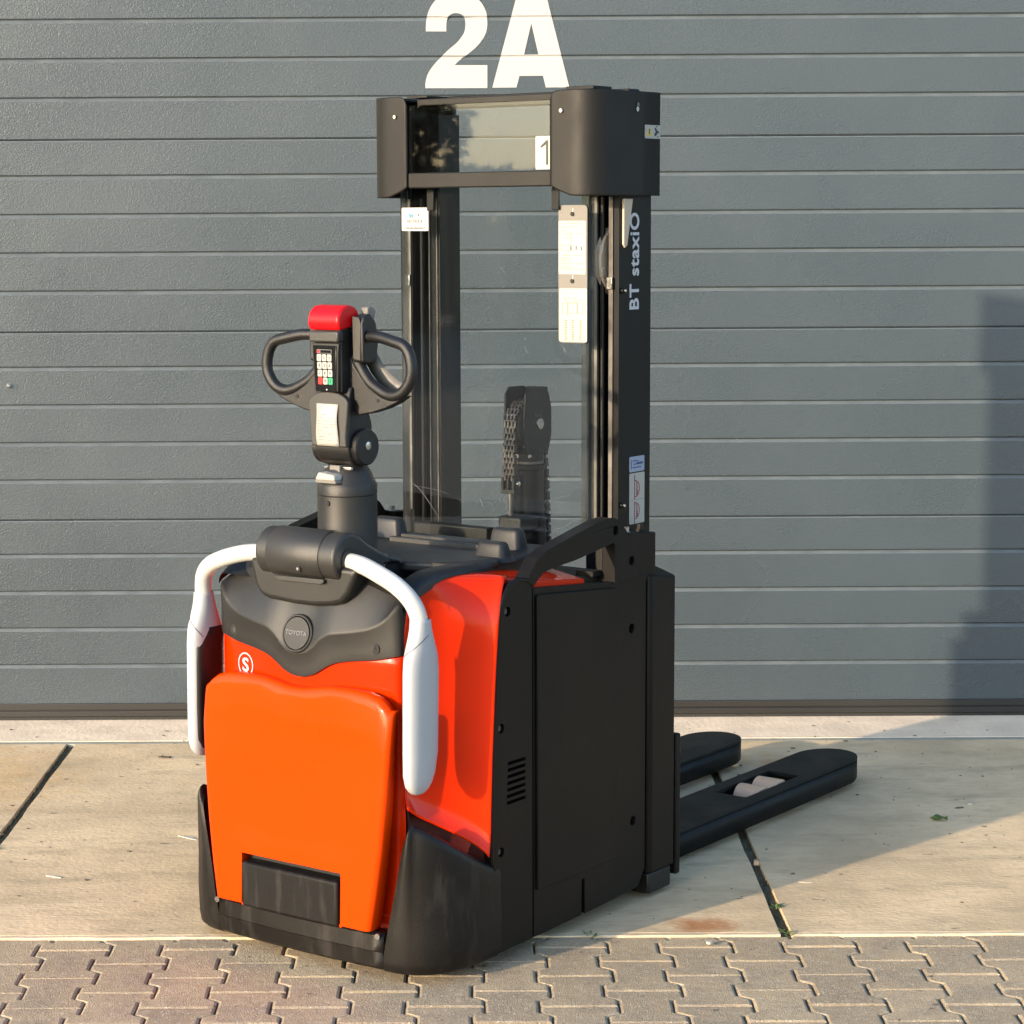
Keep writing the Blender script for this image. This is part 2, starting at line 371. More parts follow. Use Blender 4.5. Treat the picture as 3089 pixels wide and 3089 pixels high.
bm = bmesh.new(); add_prism(bm, rect(-5.3, 4.8, 7.2305, 7.2660), 'z', -.08, -.001)
link('edge_strip', frombm(bm, 'edge_strip'), 'strip', ground, bevel=.002)
# dirt packed in the long joints
def dirt(x, y0, y1, w, z):
    rows = []
    n = 160
    for i in range(n+1):
        y = y0+(y1-y0)*i/n
        rows.append([(x+w*(s/3-1)*1.0, y, z+(random.random()-.5)*.010 + (.004 if s in (0, 6) else 0)) for s in range(7)])
    return grid('joint_dirt', rows, 'moss', ground, ang=180)
for x in slab_x[1:5]:
    o = dirt(x, 5.2, 7.23, J+.002, -.012)

# interlocking double-T pavers -------------------------------------------------
PW, PL = .1442, .198
def zig(y):          # sideways shift of the joint between two columns; +1 where the left column's end joints are
    t = (y/PL) % 1.0
    d = abs(t-.0) if t < .5 else 1-t      # 0 at the joint, .5 at mid
    if d < .20: return .0135
    if d > .30: return -.0135
    return .0135*(1-2*(d-.20)/.10)
def paver_outline(half_l=PL/2-.0012, gap=.0024):
    ks = [-.5, -.30, -.20, .20, .30, .5]
    R_, L_ = [], []
    for k in ks:
        y = k*PL; y2 = max(-half_l, min(half_l, y))
        w = PW/2-gap+(.0135 if abs(k) >= .30 else -.0135)
        R_.append((w, y2)); L_.append((-w, y2))
    return R_+L_[::-1]
def paver_mesh(seed):
    rnd = random.Random(seed); bm = bmesh.new(); o = paver_outline()
    o = [(x+(rnd.random()-.5)*.0016, y+(rnd.random()-.5)*.0008) for x, y in o]
    c = .0036
    def inset(s): return [(x-math.copysign(s, x), y-math.copysign(min(s, abs(y)), y)*(1 if abs(y) > .09 else 0)) for x, y in o]
    t = inset(c)
    zb = -.05
    lv = [(o, zb), (o, -c*.8), ([( (a[0]+b[0]*2)/3, (a[1]+b[1]*2)/3) for a, b in zip(o, t)], -.0012), (inset(c*1.5), 0)]
    rings = [[bm.verts.new((x, y, z)) for x, y in lp] for lp, z in lv]
    n = len(o)
    for a, b in zip(rings, rings[1:]):
        for k in range(n): bm.faces.new((a[k], a[(k+1) % n], b[(k+1) % n], b[k]))
    bm.faces.new(rings[-1])
    me = frombm(bm, 'paving_brick'); me.materials.append(M['paver']); smooth(me, 20); return me
pmeshes = [paver_mesh(i) for i in range(8)]
PX0 = -.71; rnd = random.Random(3)
rest = []; count = 0
def cut_mesh(y1):   # a brick trimmed against the slab edge
    me = pmeshes[0].copy(); bm = bmesh.new(); bm.from_mesh(me)
    bmesh.ops.bisect_plane(bm, geom=bm.verts[:]+bm.edges[:]+bm.faces[:], plane_co=(0, y1, 0), plane_no=(0, 1, 0), clear_outer=True)
    bm.to_mesh(me); bm.free(); return me
cuts = {}
for c in range(-22, 36):
    xc = PX0+PW*(c+.5)
    yj = 4.746 + (PL/2 if c % 2 else 0)
    for k in range(-14, 4):
        yc = yj+PL*(k+.5)
        if yc-PL/2 > 5.205: continue
        top = 5.216-yc
        pos = (xc, yc, -.004+(rnd.random()-.5)*.0022)
        vis = abs(xc) < 1.95 and yc > 4.28
        if vis:
            if top < PL/2:
                key = round(top, 3)
                if key not in cuts: cuts[key] = cut_mesh(top)
                me = cuts[key]
            else: me = pmeshes[rnd.randrange(8)]
            o = bpy.data.objects.new('paving_brick', me); C.objects.link(o); o.parent = ground
            o.location = pos; o.rotation_euler = (R((rnd.random()-.5)*.5), R((rnd.random()-.5)*.6), R((rnd.random()-.5)*.5)); count += 1
        else: rest.append((pos, top))
bm = bmesh.new()
for pos, top in rest:
    me = pmeshes[0]; vs = [bm.verts.new((v.co.x+pos[0], min(v.co.y, top)+pos[1], v.co.z+pos[2])) for v in me.vertices]
    for p in me.polygons:
        try: bm.faces.new([vs[i] for i in p.vertices])
        except ValueError: pass
o = link('paving_brick_field', frombm(bm, 'paving_brick_field'), 'paver', ground, ang=50); o['kind'] = 'stuff'
print('bricks', count)

# ------------------------------------------------------------------ roller door
DY = 7.5876
door = empty('sectional_door', (0, 0, 0), 0, 'grey ribbed sectional industrial door with white 2A lettering behind the stacker', 'door')
seams = [2.31031-.12493*k for k in range(-14, 18)]
ks = list(range(-14, 18))
def groove(zc, joint):
    if joint: return [(zc+.0040, 0), (zc+.0028, .004), (zc-.0006, .005), (zc-.0022, .0015), (zc-.005, 0)]
    return [(zc+.0062, 0), (zc+.0050, .0035), (zc+.0012, .0072), (zc-.0075, .0008), (zc-.0090, 0)]
prof_all = []
for k, z in zip(ks, seams):
    j = (k % 5 == 3); prof_all.append((k, z-(.0072 if j else 0), j))
DX0, DX1 = -6.5, 7.0
XS = [DX0+(DX1-DX0)*i/90 for i in range(91)]
def door_surface(name, prof):
    rows = []
    for z, d in prof:
        row = []
        for x in XS:
            rr = ((x+1.519)**2+(z-1.128)**2)
            row.append((x, DY+d, z))
        rows.append(row)
    return rows
# each panel: five ribs between two joints
joints = [p for p in prof_all if p[2]]
bounds = [(4.1)] + [p[1] for p in joints] + [.056]
bounds = sorted(set(bounds), reverse=True)
for zt, zb in zip(bounds, bounds[1:]):
    pr = []
    topj = any(abs(zt-p[1]) < 1e-6 for p in joints); botj = any(abs(zb-p[1]) < 1e-6 for p in joints)
    if topj: pr += [(zt-.0008, .022), (zt-.0008, .0052), (zt-.0024, .0015), (zt-.0055, 0)]
    else: pr += [(zt, 0)]
    for k, z, j in prof_all:
        if not j and zb+.01 < z < zt-.01: pr += groove(z, False)
    if botj: pr += [(zb+.0045, 0), (zb+.0030, .0040), (zb+.0008, .0052), (zb+.0008, .022)]
    else: pr += [(zb, 0), (zb, .03)]
    rows = [[(x, DY+d, z) for x in XS] for z, d in pr]
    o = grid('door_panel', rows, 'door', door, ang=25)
    o.data.materials.append(M['door_ledge'])  # lighter copy of the door paint, draws the bright line under each groove
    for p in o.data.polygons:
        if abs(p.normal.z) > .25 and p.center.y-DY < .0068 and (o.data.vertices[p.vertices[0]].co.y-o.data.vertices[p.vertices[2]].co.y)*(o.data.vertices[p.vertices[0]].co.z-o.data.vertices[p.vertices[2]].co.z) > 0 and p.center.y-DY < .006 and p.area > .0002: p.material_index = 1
# a small dent in the left of the door
me = bpy.data.meshes.new('dent'); 
rows = []
for i in range(13):
    rr = i/12*.021; rows.append([(-1.519+rr*math.cos(t*2*math.pi/24)*1.15, DY-.0012+.0075*(1-(i/12)**2)**2*0 - .004*math.exp(-((rr-.0)/.007)**2), 1.128+rr*math.sin(t*2*math.pi/24)*.8) for t in range(24)])
grid('dent', rows, 'door', door, closed=True, ang=180)
box('bottom_rail', DX0, DX1, DY-.006, DY+.03, .034, .0565, 'door_trim', door, bevel=.002)
box('lower_rail', DX0, DX1, DY-.009, DY+.03, .012, .0315, 'door_trim', door, bevel=.002)
box('bottom_seal', DX0, DX1, DY-.004, DY+.03, -.01, .011, 'seal', door, bevel=.002)
bx = box('rail_joint', DX0, DX1, DY-.0035, DY+.02, .0316, .0339, 'door_trim', door)
boxes('dark_backing', [(DX0, DX1, DY+.035, DY+.06, -.05, 4.1)], 'hole', door)

# 2A cut from white vinyl, pressed into the ribs
def vinyl(name, outer, holes=()):
    bm = bmesh.new(); loops = [outer]+list(holes)
    flat = [p for lp in loops for p in lp]
    vs = [bm.verts.new((a, DY-.0012, b)) for a, b in flat]
    for t in geometry.tessellate_polygon([[Vector((a, b, 0)) for a, b in lp] for lp in loops]):
        bm.faces.new([vs[i] for i in t])
    for k, z, j in prof_all:
        for zz, d in groove(z, j):
            bmesh.ops.bisect_plane(bm, geom=bm.verts[:]+bm.edges[:]+bm.faces[:], plane_co=(0, 0, zz), plane_no=(0, 0, 1))
    for v in bm.verts:
        for k, z, j in prof_all:
            for zz, d in groove(z, j):
                if abs(v.co.z-zz) < 1e-4: v.co.y = DY-.0012+d*.75
    bmesh.ops.recalc_face_normals(bm, faces=bm.faces)
    me = bpy.data.meshes.new(name); bm.to_mesh(me); bm.free()
    o = link(name, me, 'white_vinyl', door, ang=25, solid=.0006, off=0)
    for p in me.polygons: p.use_smooth = False
    return o
def rs(pts, n=3):   # soften a traced outline
    P = catmull([(a, b, 0) for a, b in pts], n); return [(p.x, p.y) for p in P]
two_curve_out = [(-.0696,2.2674),(-.0694,2.2909),(-.0656,2.3091),(-.0575,2.3195),(-.0458,2.3246),(-.0325,2.3250),(-.0192,2.3203),(-.0102,2.3087),(-.0077,2.2879),(-.0110,2.2671),(-.0196,2.2515),(-.0357,2.2317),(-.0652,2.2074),(-.0920,2.1814),(-.1135,2.1580),(-.1297,2.1345),(-.1378,2.1087),(-.1392,2.0873)]
two_outer = [(-.1361,2.2679),(-.1348,2.2991),(-.1282,2.3277),(-.1158,2.3521),(-.0986,2.3707),(-.0719,2.3851),(-.0374,2.3900),(-.0002,2.3851),(.0289,2.3720),(.0474,2.3526),(.0595,2.3265),(.0631,2.2979),(.0603,2.2692),(.0485,2.2432),(.0281,2.2188),(.0014,2.1965),(-.0281,2.1752),(-.0442,2.1601)]
vinyl('numeral_two', rs(two_curve_out)[::-1]+rs(two_outer)+[(.0625,2.1595),(.0622,2.0868)])
vinyl('letter_a', [(.0782,2.0877),(.1612,2.3890),(.2510,2.3890),(.3281,2.0873),(.2518,2.0873),(.2427,2.1246),(.1664,2.1246),(.1567,2.0877)], [[(.2051,2.2917),(.1815,2.1926),(.2279,2.1926)]])

# ------------------------------------------------------------------ trees and a hedge away to the left (mirrored in the clear screens)
def tree(loc, h, w, label, seed):
    rd = random.Random(seed)
    t = empty('tree', loc, 0, label, 'tree', None)
    bm = bmesh.new(); add_tube(bm, [Vector((0, 0, 0)), Vector((.1, 0, h*.25)), Vector((-.05, .1, h*.5)), Vector((0, 0, h*.8))], lambda q: .25*(1-q*.8), 10)
    for i in range(7):
        a = rd.random()*6.28; z = h*(.3+.4*rd.random())
        add_tube(bm, [Vector((0, 0, z)), Vector((math.cos(a)*w*.3, math.sin(a)*w*.3, z+h*.1)), Vector((math.cos(a)*w*.6, math.sin(a)*w*.6, z+h*.2))], lambda q: .09*(1-q*.8), 6)
    link('trunk', frombm(bm, 'trunk'), 'bark', t)
    bm = bmesh.new(); cl = []
    for i in range(38):
        a = rd.random()*6.28; rr = w*math.sqrt(rd.random()); z = h*(.38+.6*rd.random()); f = 1-abs(z/h-.6)*1.3
        cl.append((Vector((math.cos(a)*rr*f, math.sin(a)*rr*f, z)), w*(.16+.16*rd.random())))
    for c_, r0 in cl:
        for i in range(110):
            d = Vector((rd.gauss(0, 1), rd.gauss(0, 1), rd.gauss(0, .8))); d = d.normalized()*r0*(.5+.6*rd.random()); p = c_+d
            a = Vector((rd.gauss(0, 1), rd.gauss(0, 1), rd.gauss(0, 1))).normalized(); b = a.orthogonal().normalized(); s = (.12+.1*rd.random())*(1 if h > 5 else .62)
            bm.faces.new([bm.verts.new(p+a*s), bm.verts.new(p+b*s*.6), bm.verts.new(p-a*s), bm.verts.new(p-b*s*.6)])
    me = bpy.data.meshes.new('crown'); bm.to_mesh(me); bm.free(); link('crown', me, 'foliage', t)
tree((-27, -1.35, -.016), 3.35, 1.45, 'small bushy tree standing across the yard in front of the hedge', 1)
tree((-34, -12.5, -.016), 6.0, 2.4, 'taller tree behind the hedge across the yard', 2)
bm = bmesh.new(); rd = random.Random(5)
for i in range(20000):
    s = rd.random()*50; p = Vector((-30+rd.random()*1.4, 16-s, rd.random()**.8*2.35))
    a = Vector((rd.gauss(0, 1), rd.gauss(0, 1), rd.gauss(0, 1))).normalized(); b = a.orthogonal().normalized()
    bm.faces.new([bm.verts.new(p+a*.20), bm.verts.new(p+b*.14), bm.verts.new(p-a*.20), bm.verts.new(p-b*.14)])
me = bpy.data.meshes.new('hedge'); bm.to_mesh(me); bm.free(); hd = link('hedge', me, 'foliage'); tag(hd, 'long dark green hedge along the far side of the yard', 'hedge')

# ================================================================== THE STACKER
T = empty('pallet_stacker', (-.39415, 5.04052, 0), R(53.2-90), 'orange and black electric pallet stacker parked in front of the grey door', 'forklift')
def mir(pts): return [(-a, b) for a, b in pts][::-1]

# --- chassis core
prism('chassis', [(-.225, .13), (.225, .13), (.28, .25), (.352, .30), (.366, .32), (.366, .86), (-.366, .86), (-.366, .32), (-.352, .30), (-.28, .25)], 'z', .036, .815, 'black_panel', T, bevel=.006)
# --- side panels (both sides)
seam_yz = [(.222, .225), (.2115, .261), (.214, .35), (.220, .486), (.232, .659), (.246, .795), (.258, .832), (.280, .858), (.310, .871), (.350, .866), (.371, .850)]
side_out = seam_yz+[(.371, .032), (.235, .030)]
slots = [rect(.272+.0008*i, .345, .366+.0150*i, .366+.0150*i+.0078) for i in range(7)]
bolts = [(.277, .806), (.252, .545), (.250, .262)]
for s in (1, -1):
    xo, xi = .386*s, .366*s
    prism('side_panel', side_out, 'x', xi, xo, 'black_panel', T, holes=[r[::-1] for r in slots]+[circ(a, b, .0115, 14)[::-1] for a, b in bolts])
    tube('panel_lip', [(.3835*s, a+.003, b) for a, b in seam_yz], .0055, 'black_panel', T, n=3, seg=10)
    # lip that the shell tucks under
    for a, b in bolts:
        bm = bmesh.new(); add_lathe(bm, [(.0001, .0), (.0070, .0), (.0070, -.006), (.0110, -.0065), (.0115, -.012)], (0, 0, 0), 'x', 14, False)
        me = frombm(bm, 'bolt'); o = link('bolt', me, 'steel' if False else 'rail', T); o.location = (.380*s, a, b); o.scale = (s, 1, 1)
    frame = [(.380, .030), (.576, .034), (.577, .118), (.583, .124), (.589, .118), (.590, .034), (.66, .036), (.822, .044), (.853, .085), (.853, .818), (.71, .816), (.395, .843), (.380, .843)]
    prism('side_frame', frame, 'x', .364*s, .3835*s, 'black_panel', T, bevel=.002, holes=[circ(.790, .692, .012, 14)[::-1], circ(.799, .215, .012, 14)[::-1]])
    prism('battery_cover', [(.3875, .141), (.712, .141), (.712, .802), (.392, .829), (.3875, .826)], 'x', .3845*s, .3905*s, 'black_panel', T, bevel=.002)
    boxes('cover_seam', [(min(.3845*s, .3865*s), max(.3845*s, .3865*s), .7145, .7165, .16, .60)], 'hole', T)
    # rear post and foot
    post = [(.300, .862), (.384, .862), (.392, .870), (.392, .973), (.384, .982), (.300, .982)]
    bm = bmesh.new(); add_prism(bm, [(x*s, y) for x, y in post], 'z', .068, .812)
    for v in bm.verts:
        if v.co.z > .8 and abs(v.co.x) > .35: v.co.z -= (v.co.y-.862)*.12
        if v.co.z > .8 and abs(v.co.x) < .35: v.co.z += .014
    link('rear_post', frombm(bm, 'rear_post'), 'black_panel', T, bevel=.004)
    box('foot', min(.31*s, .386*s), max(.31*s, .386*s), .868, .972, .012, .066, 'black', T, bevel=.006)
    # mast bracket
    prism('mast_bracket', [(.808, .80), (.897, .80), (.897, .914), (.772, .926), (.790, .895)], 'x', .333*s, .383*s, 'black_panel', T, bevel=.003)
    for yy in (.80, .862):
        lathe('bracket_bolt', [(.011, 0), (.011, .006), (.008, .0062), (.008, .018)], (.360*s, yy, .912+.006), 'steel' if yy < .81 else 'guard', T, 'z', 6)
    arm = [(.352, .868), (.366, .884), (.385, .905), (.430, .926), (.515, .943), (.643, .968), (.690, .9715), (.712, .968), (.742, .952), (.772, .918), (.797, .886), (.806, .870), (.806, .812), (.709, .812), (.709, .905), (.704, .910), (.695, .909), (.546, .889), (.440, .8805), (.415, .876), (.395, .864), (.378, .852)]
    prism('support_arm', arm, 'x', .352*s, .388*s, 'black_panel', T, bevel=.0035, holes=[circ(.712, .939, .0115, 14)[::-1], circ(.782, .858, .0115, 14)[::-1]], seg=3)
    for a, b in ((.712, .939), (.782, .858)):
        lathe('arm_bolt', [(.010, -.002), (.010, .006), (.005, .0062), (.005, .002)], (.370*s, a, b), 'mast', T, 'x', 12)
    box('bracket_gusset', min(.330*s, .35*s), max(.330*s, .35*s), .712, .80, .80, .905, 'guard', T, bevel=.002)
    box('clamp_block', min(.30*s, .35*s), max(.30*s, .35*s), .672, .708, .828, .842, 'guard', T, bevel=.002)

# --- carriage plate behind the posts
box('fork_carriage', -.388, .388, .990, 1.012, .035, .395, 'black_panel', T, bevel=.004)

# --- red side shells
def shell(s, name):
    base = catmull([(.262, .058, 0), (.270, .090, 0), (.290, .135, 0), (.322, .175, 0), (.358, .203, 0), (.3855, .216, 0)], 4)
    N = len(base)
    seamS = catmull([(.268, .070, .842), (.275, .105, .862), (.280, .150, .874), (.282, .20, .882), (.286, .26, .884), (.296, .330, .882)], 4)
    rows = []
    zl = [0, .012, .028, .05, .08, .12, .18, .26, .34, .42, .50, .58, .66, .74, .80, .86, .92, 1.0]
    for f in zl:
        row = []
        for i in range(N):
            u = i/(N-1); p = base[i]
            zb = .388-.127*(u**1.25)-.010*math.sin(u*math.pi)
            zt = .770 + .01*u
            ys = interp(zb+(zt-zb)*f, [(.261, .2115), (.35, .214), (.486, .220), (.659, .232), (.795, .246)])-.216
            z = zb+(zt-zb)*f
            fl = max(0, 1-(z-zb)/.060); fl = fl*fl*.020
            nx, ny = (.80, -.60)
            row.append(((p.x+nx*fl*(1-u*.8))*s, p.y+ys*u+ny*fl, z))
        rows.append(row)
    # shoulder: quadratic curve over to the seam
    for k in range(1, 11):
        t = k/10; row = []
        for i in range(N):
            u = i/(N-1); a = Vector(rows[len(zl)-1][i]); a.x *= s; S = seamS[i].copy()
            if u > .0:
                S.z = S.z*(1-u**4)+.876*u**4; S.x = S.x*(1-u**6)+.355*u**6; S.y = S.y*(1-u**4)+.318*u**4
            ctrl = Vector((a.x+(0 if u < .5 else 0), a.y+.012, S.z-.002+.0))
            q = (1-t)**2*a+2*t*(1-t)*ctrl+t*t*S
            row.append((q.x*s, q.y, q.z))
        rows.append(row)
    return grid(name, rows, 'red', T, ang=60, solid=.004, flip=(s > 0), off=-1)
for s in (1, -1):
    shell(s, 'side_shell')
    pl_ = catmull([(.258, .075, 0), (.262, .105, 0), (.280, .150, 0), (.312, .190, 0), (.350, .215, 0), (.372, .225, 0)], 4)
    grid('shade_gap_fill', [[(p.x*s, p.y, z) for p in pl_] for z in (.12, .20, .28, .36, .42)], 'shade_red', T, solid=.003, ang=60)  # fills the gap above the wing, with shade painted in as dark red
# red top deck behind the shoulder
for s in (1, -1):
    deck = [(.286, .270, .884), (.352, .310, .874), (.362, .36, .864), (.364, .45, .852), (.364, .615, .834), (.19, .69, .842), (.19, .45, .876), (.270, .30, .884)]
    bm = bmesh.new(); c0 = bm.verts.new((.30*s, .43, .870)); vs = [bm.verts.new((x*s, y, z)) for x, y, z in deck]; bt = [bm.verts.new((x*s, y, z-.03)) for x, y, z in deck]
    n = len(vs)
    for k in range(n): bm.faces.new((vs[k], vs[(k+1) % n], c0)); bm.faces.new((vs[k], bt[k], bt[(k+1) % n], vs[(k+1) % n]))
    link('hood_deck', frombm(bm, 'hood_deck'), 'red', T, ang=12, bevel=.003)

# --- red front hood
def yfront(x): return .024+.031*(abs(x)/.262)**2
rows = []
for i in range(14):
    z = .10+.65*i/13; row = []
    for k in range(33):
        x = -.262+.524*k/32; e = max(0, (abs(x)-.252)/.010)
        row.append((x, yfront(x)+.004*e*e, z))
    rows.append(row)
grid('front_hood', rows, 'red', T, ang=60, solid=.004, flip=False, off=1)
# edge bead of the hood
for s in (1, -1):
    tube('hood_edge', [(.262*s, .0585, .11), (.262*s, .0585, .40), (.2625*s, .058, .60), (.264*s, .060, .73), (.266*s, .066, .80), (.268*s, .073, .842)], .0035, 'red', T, n=4, seg=8)

# --- dark upper front cover
low = [(0, .660), (.02, .662), (.045, .671), (.075, .690), (.10, .701), (.14, .709), (.20, .716), (.262, .729)]
rdg = [(0, .712), (.025, .716), (.045, .728), (.065, .750), (.09, .764), (.14, .771), (.19, .781), (.225, .797), (.25, .822), (.262, .845)]
top = [(0, .915), (.10, .912), (.16, .905), (.20, .897), (.235, .884), (.262, .858)]
def spl(x, tab):
    return interp(abs(x), tab)
def smoothtab(tab, w=.012):
    return [(x, sum(spl(x+d*w, tab) for d in (-1, -.5, 0, .5, 1))/5) for x in [i*.004 for i in range(67)]]
low, rdg, top = smoothtab(low, .008), smoothtab(rdg, .008), smoothtab(top)
rows = []; NX = 66
fr = [0, .03, .10, .3, .55, .8, .93, .98, 1.0, 1.02, 1.06, 1.15, 1.3, 1.5, 1.7, 1.85, 1.95, 2.0]
for f in fr:
    row = []
    for k in range(NX+1):
        x = -.264+.528*k/NX; zl_, zr, zt = spl(x, low), spl(x, rdg), spl(x, top)
        y0 = yfront(x)-.007
        # the band under the ridge bulges forward; above it the cover leans back
        if f <= 1: z = zl_+(zr-zl_)*f; y = y0-.008*f*f*(1-.55*(abs(x)/.264)**2)
        else:
            q = f-1; z = zr+(zt-zr)*q; y = y0-.008*(1-.55*(abs(x)/.264)**2)+ .050*q+.020*q*q
        if f <= .0: y += .008
        e = max(0, (abs(x)-.248)/.016); y += .010*e*e
        row.append((x, y, z))
    rows.append(row)
grid('front_cover', rows, 'charcoal', T, ang=50, solid=.006, off=1)
# side cheeks of the cover, closing the gap to the shoulder
for s in (1, -1):
    rr = []
    for t in range(7):
        q = t/6
        rr.append([((.2635)*s, .052+.0*q, .733+(.80-.733)*q), ((.2665)*s, .064+.006*q, .733+(.845-.733)*q)])
    grid('cover_cheek', rr, 'charcoal', T, solid=.004)
# cover screws
for x, z in ((.207, .741), (-.207, .741)):
    lathe('cover_screw_recess', [(.0125, -.002), (.0125, .0005), (.0095, .0005), (.0095, -.001)], (x, yfront(x)-.0125, z), 'hole', T, 'y', 18)
    lathe('cover_screw', [(.006, -.002), (.006, .001), (.003, .0012), (.003, 0)], (x, yfront(x)-.0125, z), 'rail', T, 'y', 12)
# badge: raised ring and disc with the maker's word
by = .0085
bt = R(-13.5)
bd = lathe('badge', [(.0365, .008), (.0365, -.0014), (.0358, -.0020), (.001, -.0020)], (0, 0, 0), 'charcoal', T, 'y', 48)
rg = lathe('badge_ring', [(.0445, .006), (.0435, .0005), (.0412, -.0012), (.0392, -.0010), (.0378, .003), (.0378, .006)], (0, 0, 0), 'charcoal', T, 'y', 48)
for o in (bd, rg): o.location = (0, by, .757); o.rotation_euler = (bt, 0, 0)
text('badge_word', 'TOYOTA', .0142, 'print_grey', T, (0, by-.0026*math.cos(bt), .757+.0026*math.sin(-bt)), (R(90)+bt, 0, 0), sx=1.05, bold=.0003, ext=.0009)

# boss under the bar hub
boss = [(-.150, .915), (-.145, .893), (-.134, .853), (-.119, .832), (-.095, .824), (-.02, .8195), (.04, .820), (.095, .826), (.122, .834), (.142, .856), (.160, .893), (.168, .915)]
prism('hub_boss', boss, 'y', .019, .13, 'charcoal', T, bevel=.012, seg=4)
# hub: teardrop body lying across the front
cy, cz, cr = .050, .932, .055
td = []
for k in range(0, 29):
    a = R(62+ (330-62)*k/28)
    td.append((cy+cr*math.cos(a), cz+cr*math.sin(a)))
td += [(.115, .895), (.20, .890), (.235, .897), (.225, .910), (.19, .922), (.15, .938), (.115, .957), (.092, .973)]
prism('bar_hub', td, 'x', -.112, .122, 'hub_plastic', T, bevel=.010, seg=4, ang=50)
bm = bmesh.new()
pr = [(.0562, -.078), (.0574, -.0765), (.0574, .0745), (.0562, .076)]
rings = []
for r0, h in pr:
    rings.append([bm.verts.new((h, cy+r0*math.cos(R(70+185*k/24)), cz+r0*math.sin(R(70+185*k/24)))) for k in range(25)])
for a, b in zip(rings, rings[1:]):
    for k in range(24): bm.faces.new((a[k], a[k+1], b[k+1], b[k]))
link('hub_sleeve', frombm(bm, 'hub_sleeve'), 'hub_plastic', T, ang=50)
prism('hub_recess', [(-.066, .883), (.080, .885), (.080, .8775), (.070, .874), (-.05, .8725), (-.060, .876)], 'y', .008, .03, 'charcoal_light', T, bevel=.001)
lathe('hub_screw', [(.0065, 0), (.0065, .003), (.004, .0032), (.004, .001)], (.018, -.0055, .906), 'hole', T, 'y', 14)
lathe('hub_screw_head', [(.0030, -.002), (.0030, .001)], (.018, -.005, .906), 'steel', T, 'y', 10)
for s in (1, -1):
    lathe('hub_flange', [(.030, 0), (.030, .003), (.028, .005), (.022, .005)], (.121 if s > 0 else -.117, .050, .926), 'charcoal', T, 'x', 30)

# --- white side bars and padded grips
for s in (1, -1):
    pts = [(.100*s, .050, .922), (.130*s, .046, .924), (.172*s, .035, .921), (.220*s, .026, .909), (.266*s, .024, .891), (.296*s, .030, .868), (.313*s, .040, .838), (.3195*s, .047, .80), (.320*s, .050, .76)]
    tube('guard_bar', pts, .0195, 'white_bar', T, n=8, seg=24)
    # grip: tapering oval shell
    def sec(z):
        a = interp(z, [(.430, .004), (.433, .010), (.440, .0145), (.452, .0185), (.475, .0215), (.52, .023), (.70, .0235), (.745, .0235), (.79, .0215), (.815, .0205)])
        b = interp(z, [(.430, .006), (.433, .018), (.440, .028), (.452, .038), (.475, .046), (.52, .051), (.70, .052), (.735, .048), (.79, .0265), (.815, .0225)])
        yc = interp(z, [(.43, .034), (.52, .044), (.70, .048), (.79, .0485), (.815, .0475)])
        return a, b, yc
    rows = []; zz = [.430, .431, .433, .436, .440, .446, .452, .462, .475, .495, .52, .56, .60, .65, .70, .72, .735, .75, .765, .78, .795, .808, .815, .816]
    for z in zz:
        a, b, yc = sec(z)
        if z == .816: a *= .93; b *= .93
        row = []
        for k in range(32):
            t = 2*math.pi*k/32; ct, st = math.cos(t), math.sin(t)
            row.append((.3195*s+a*math.copysign(abs(ct)**.75, ct), yc+b*math.copysign(abs(st)**.85, st), z))
        rows.append(row)
    grip = grid('bar_grip', rows, 'pad', T, ang=60, closed=True, flip=(True))
    # dark hollow on the inner side of the grip
    inner = []
    for z in [.452, .475, .50, .55, .60, .65, .69, .715, .735]:
        a, b, yc = sec(z); b2 = b*interp(z, [(.452, .55), (.475, .80), (.52, .86), (.69, .86), (.715, .74), (.735, .45)])
        sft = interp(z, [(.69, 0), (.735, .012)])
        inner.append([(.3195*s-s*(a*math.sqrt(max(0, 1-(b2/b)**2*((q/4-1)**2)))**.75+.0012), yc+sft+b2*(q/4-1), z) for q in range(9)])
    grid('grip_recess', inner, 'black', grip, ang=60, solid=.001, off=0)
    # seam line between sleeve and pad
    seam = []
    for k in range(0, 9):
        q = k/8; z = .715+.068*(q**.8); a, b, yc = sec(z)
        t = R(-150+150*q) if True else 0
        ct, st = math.cos(t), math.sin(t)
        seam.append((.3195*s+s*abs(1)*a*math.copysign(abs(ct)**.75, ct)*1.01, yc+b*math.copysign(abs(st)**.85, st)*1.01, z))
    tube('grip_seam', seam, .0007, 'print_dark', grip, n=4, seg=6)

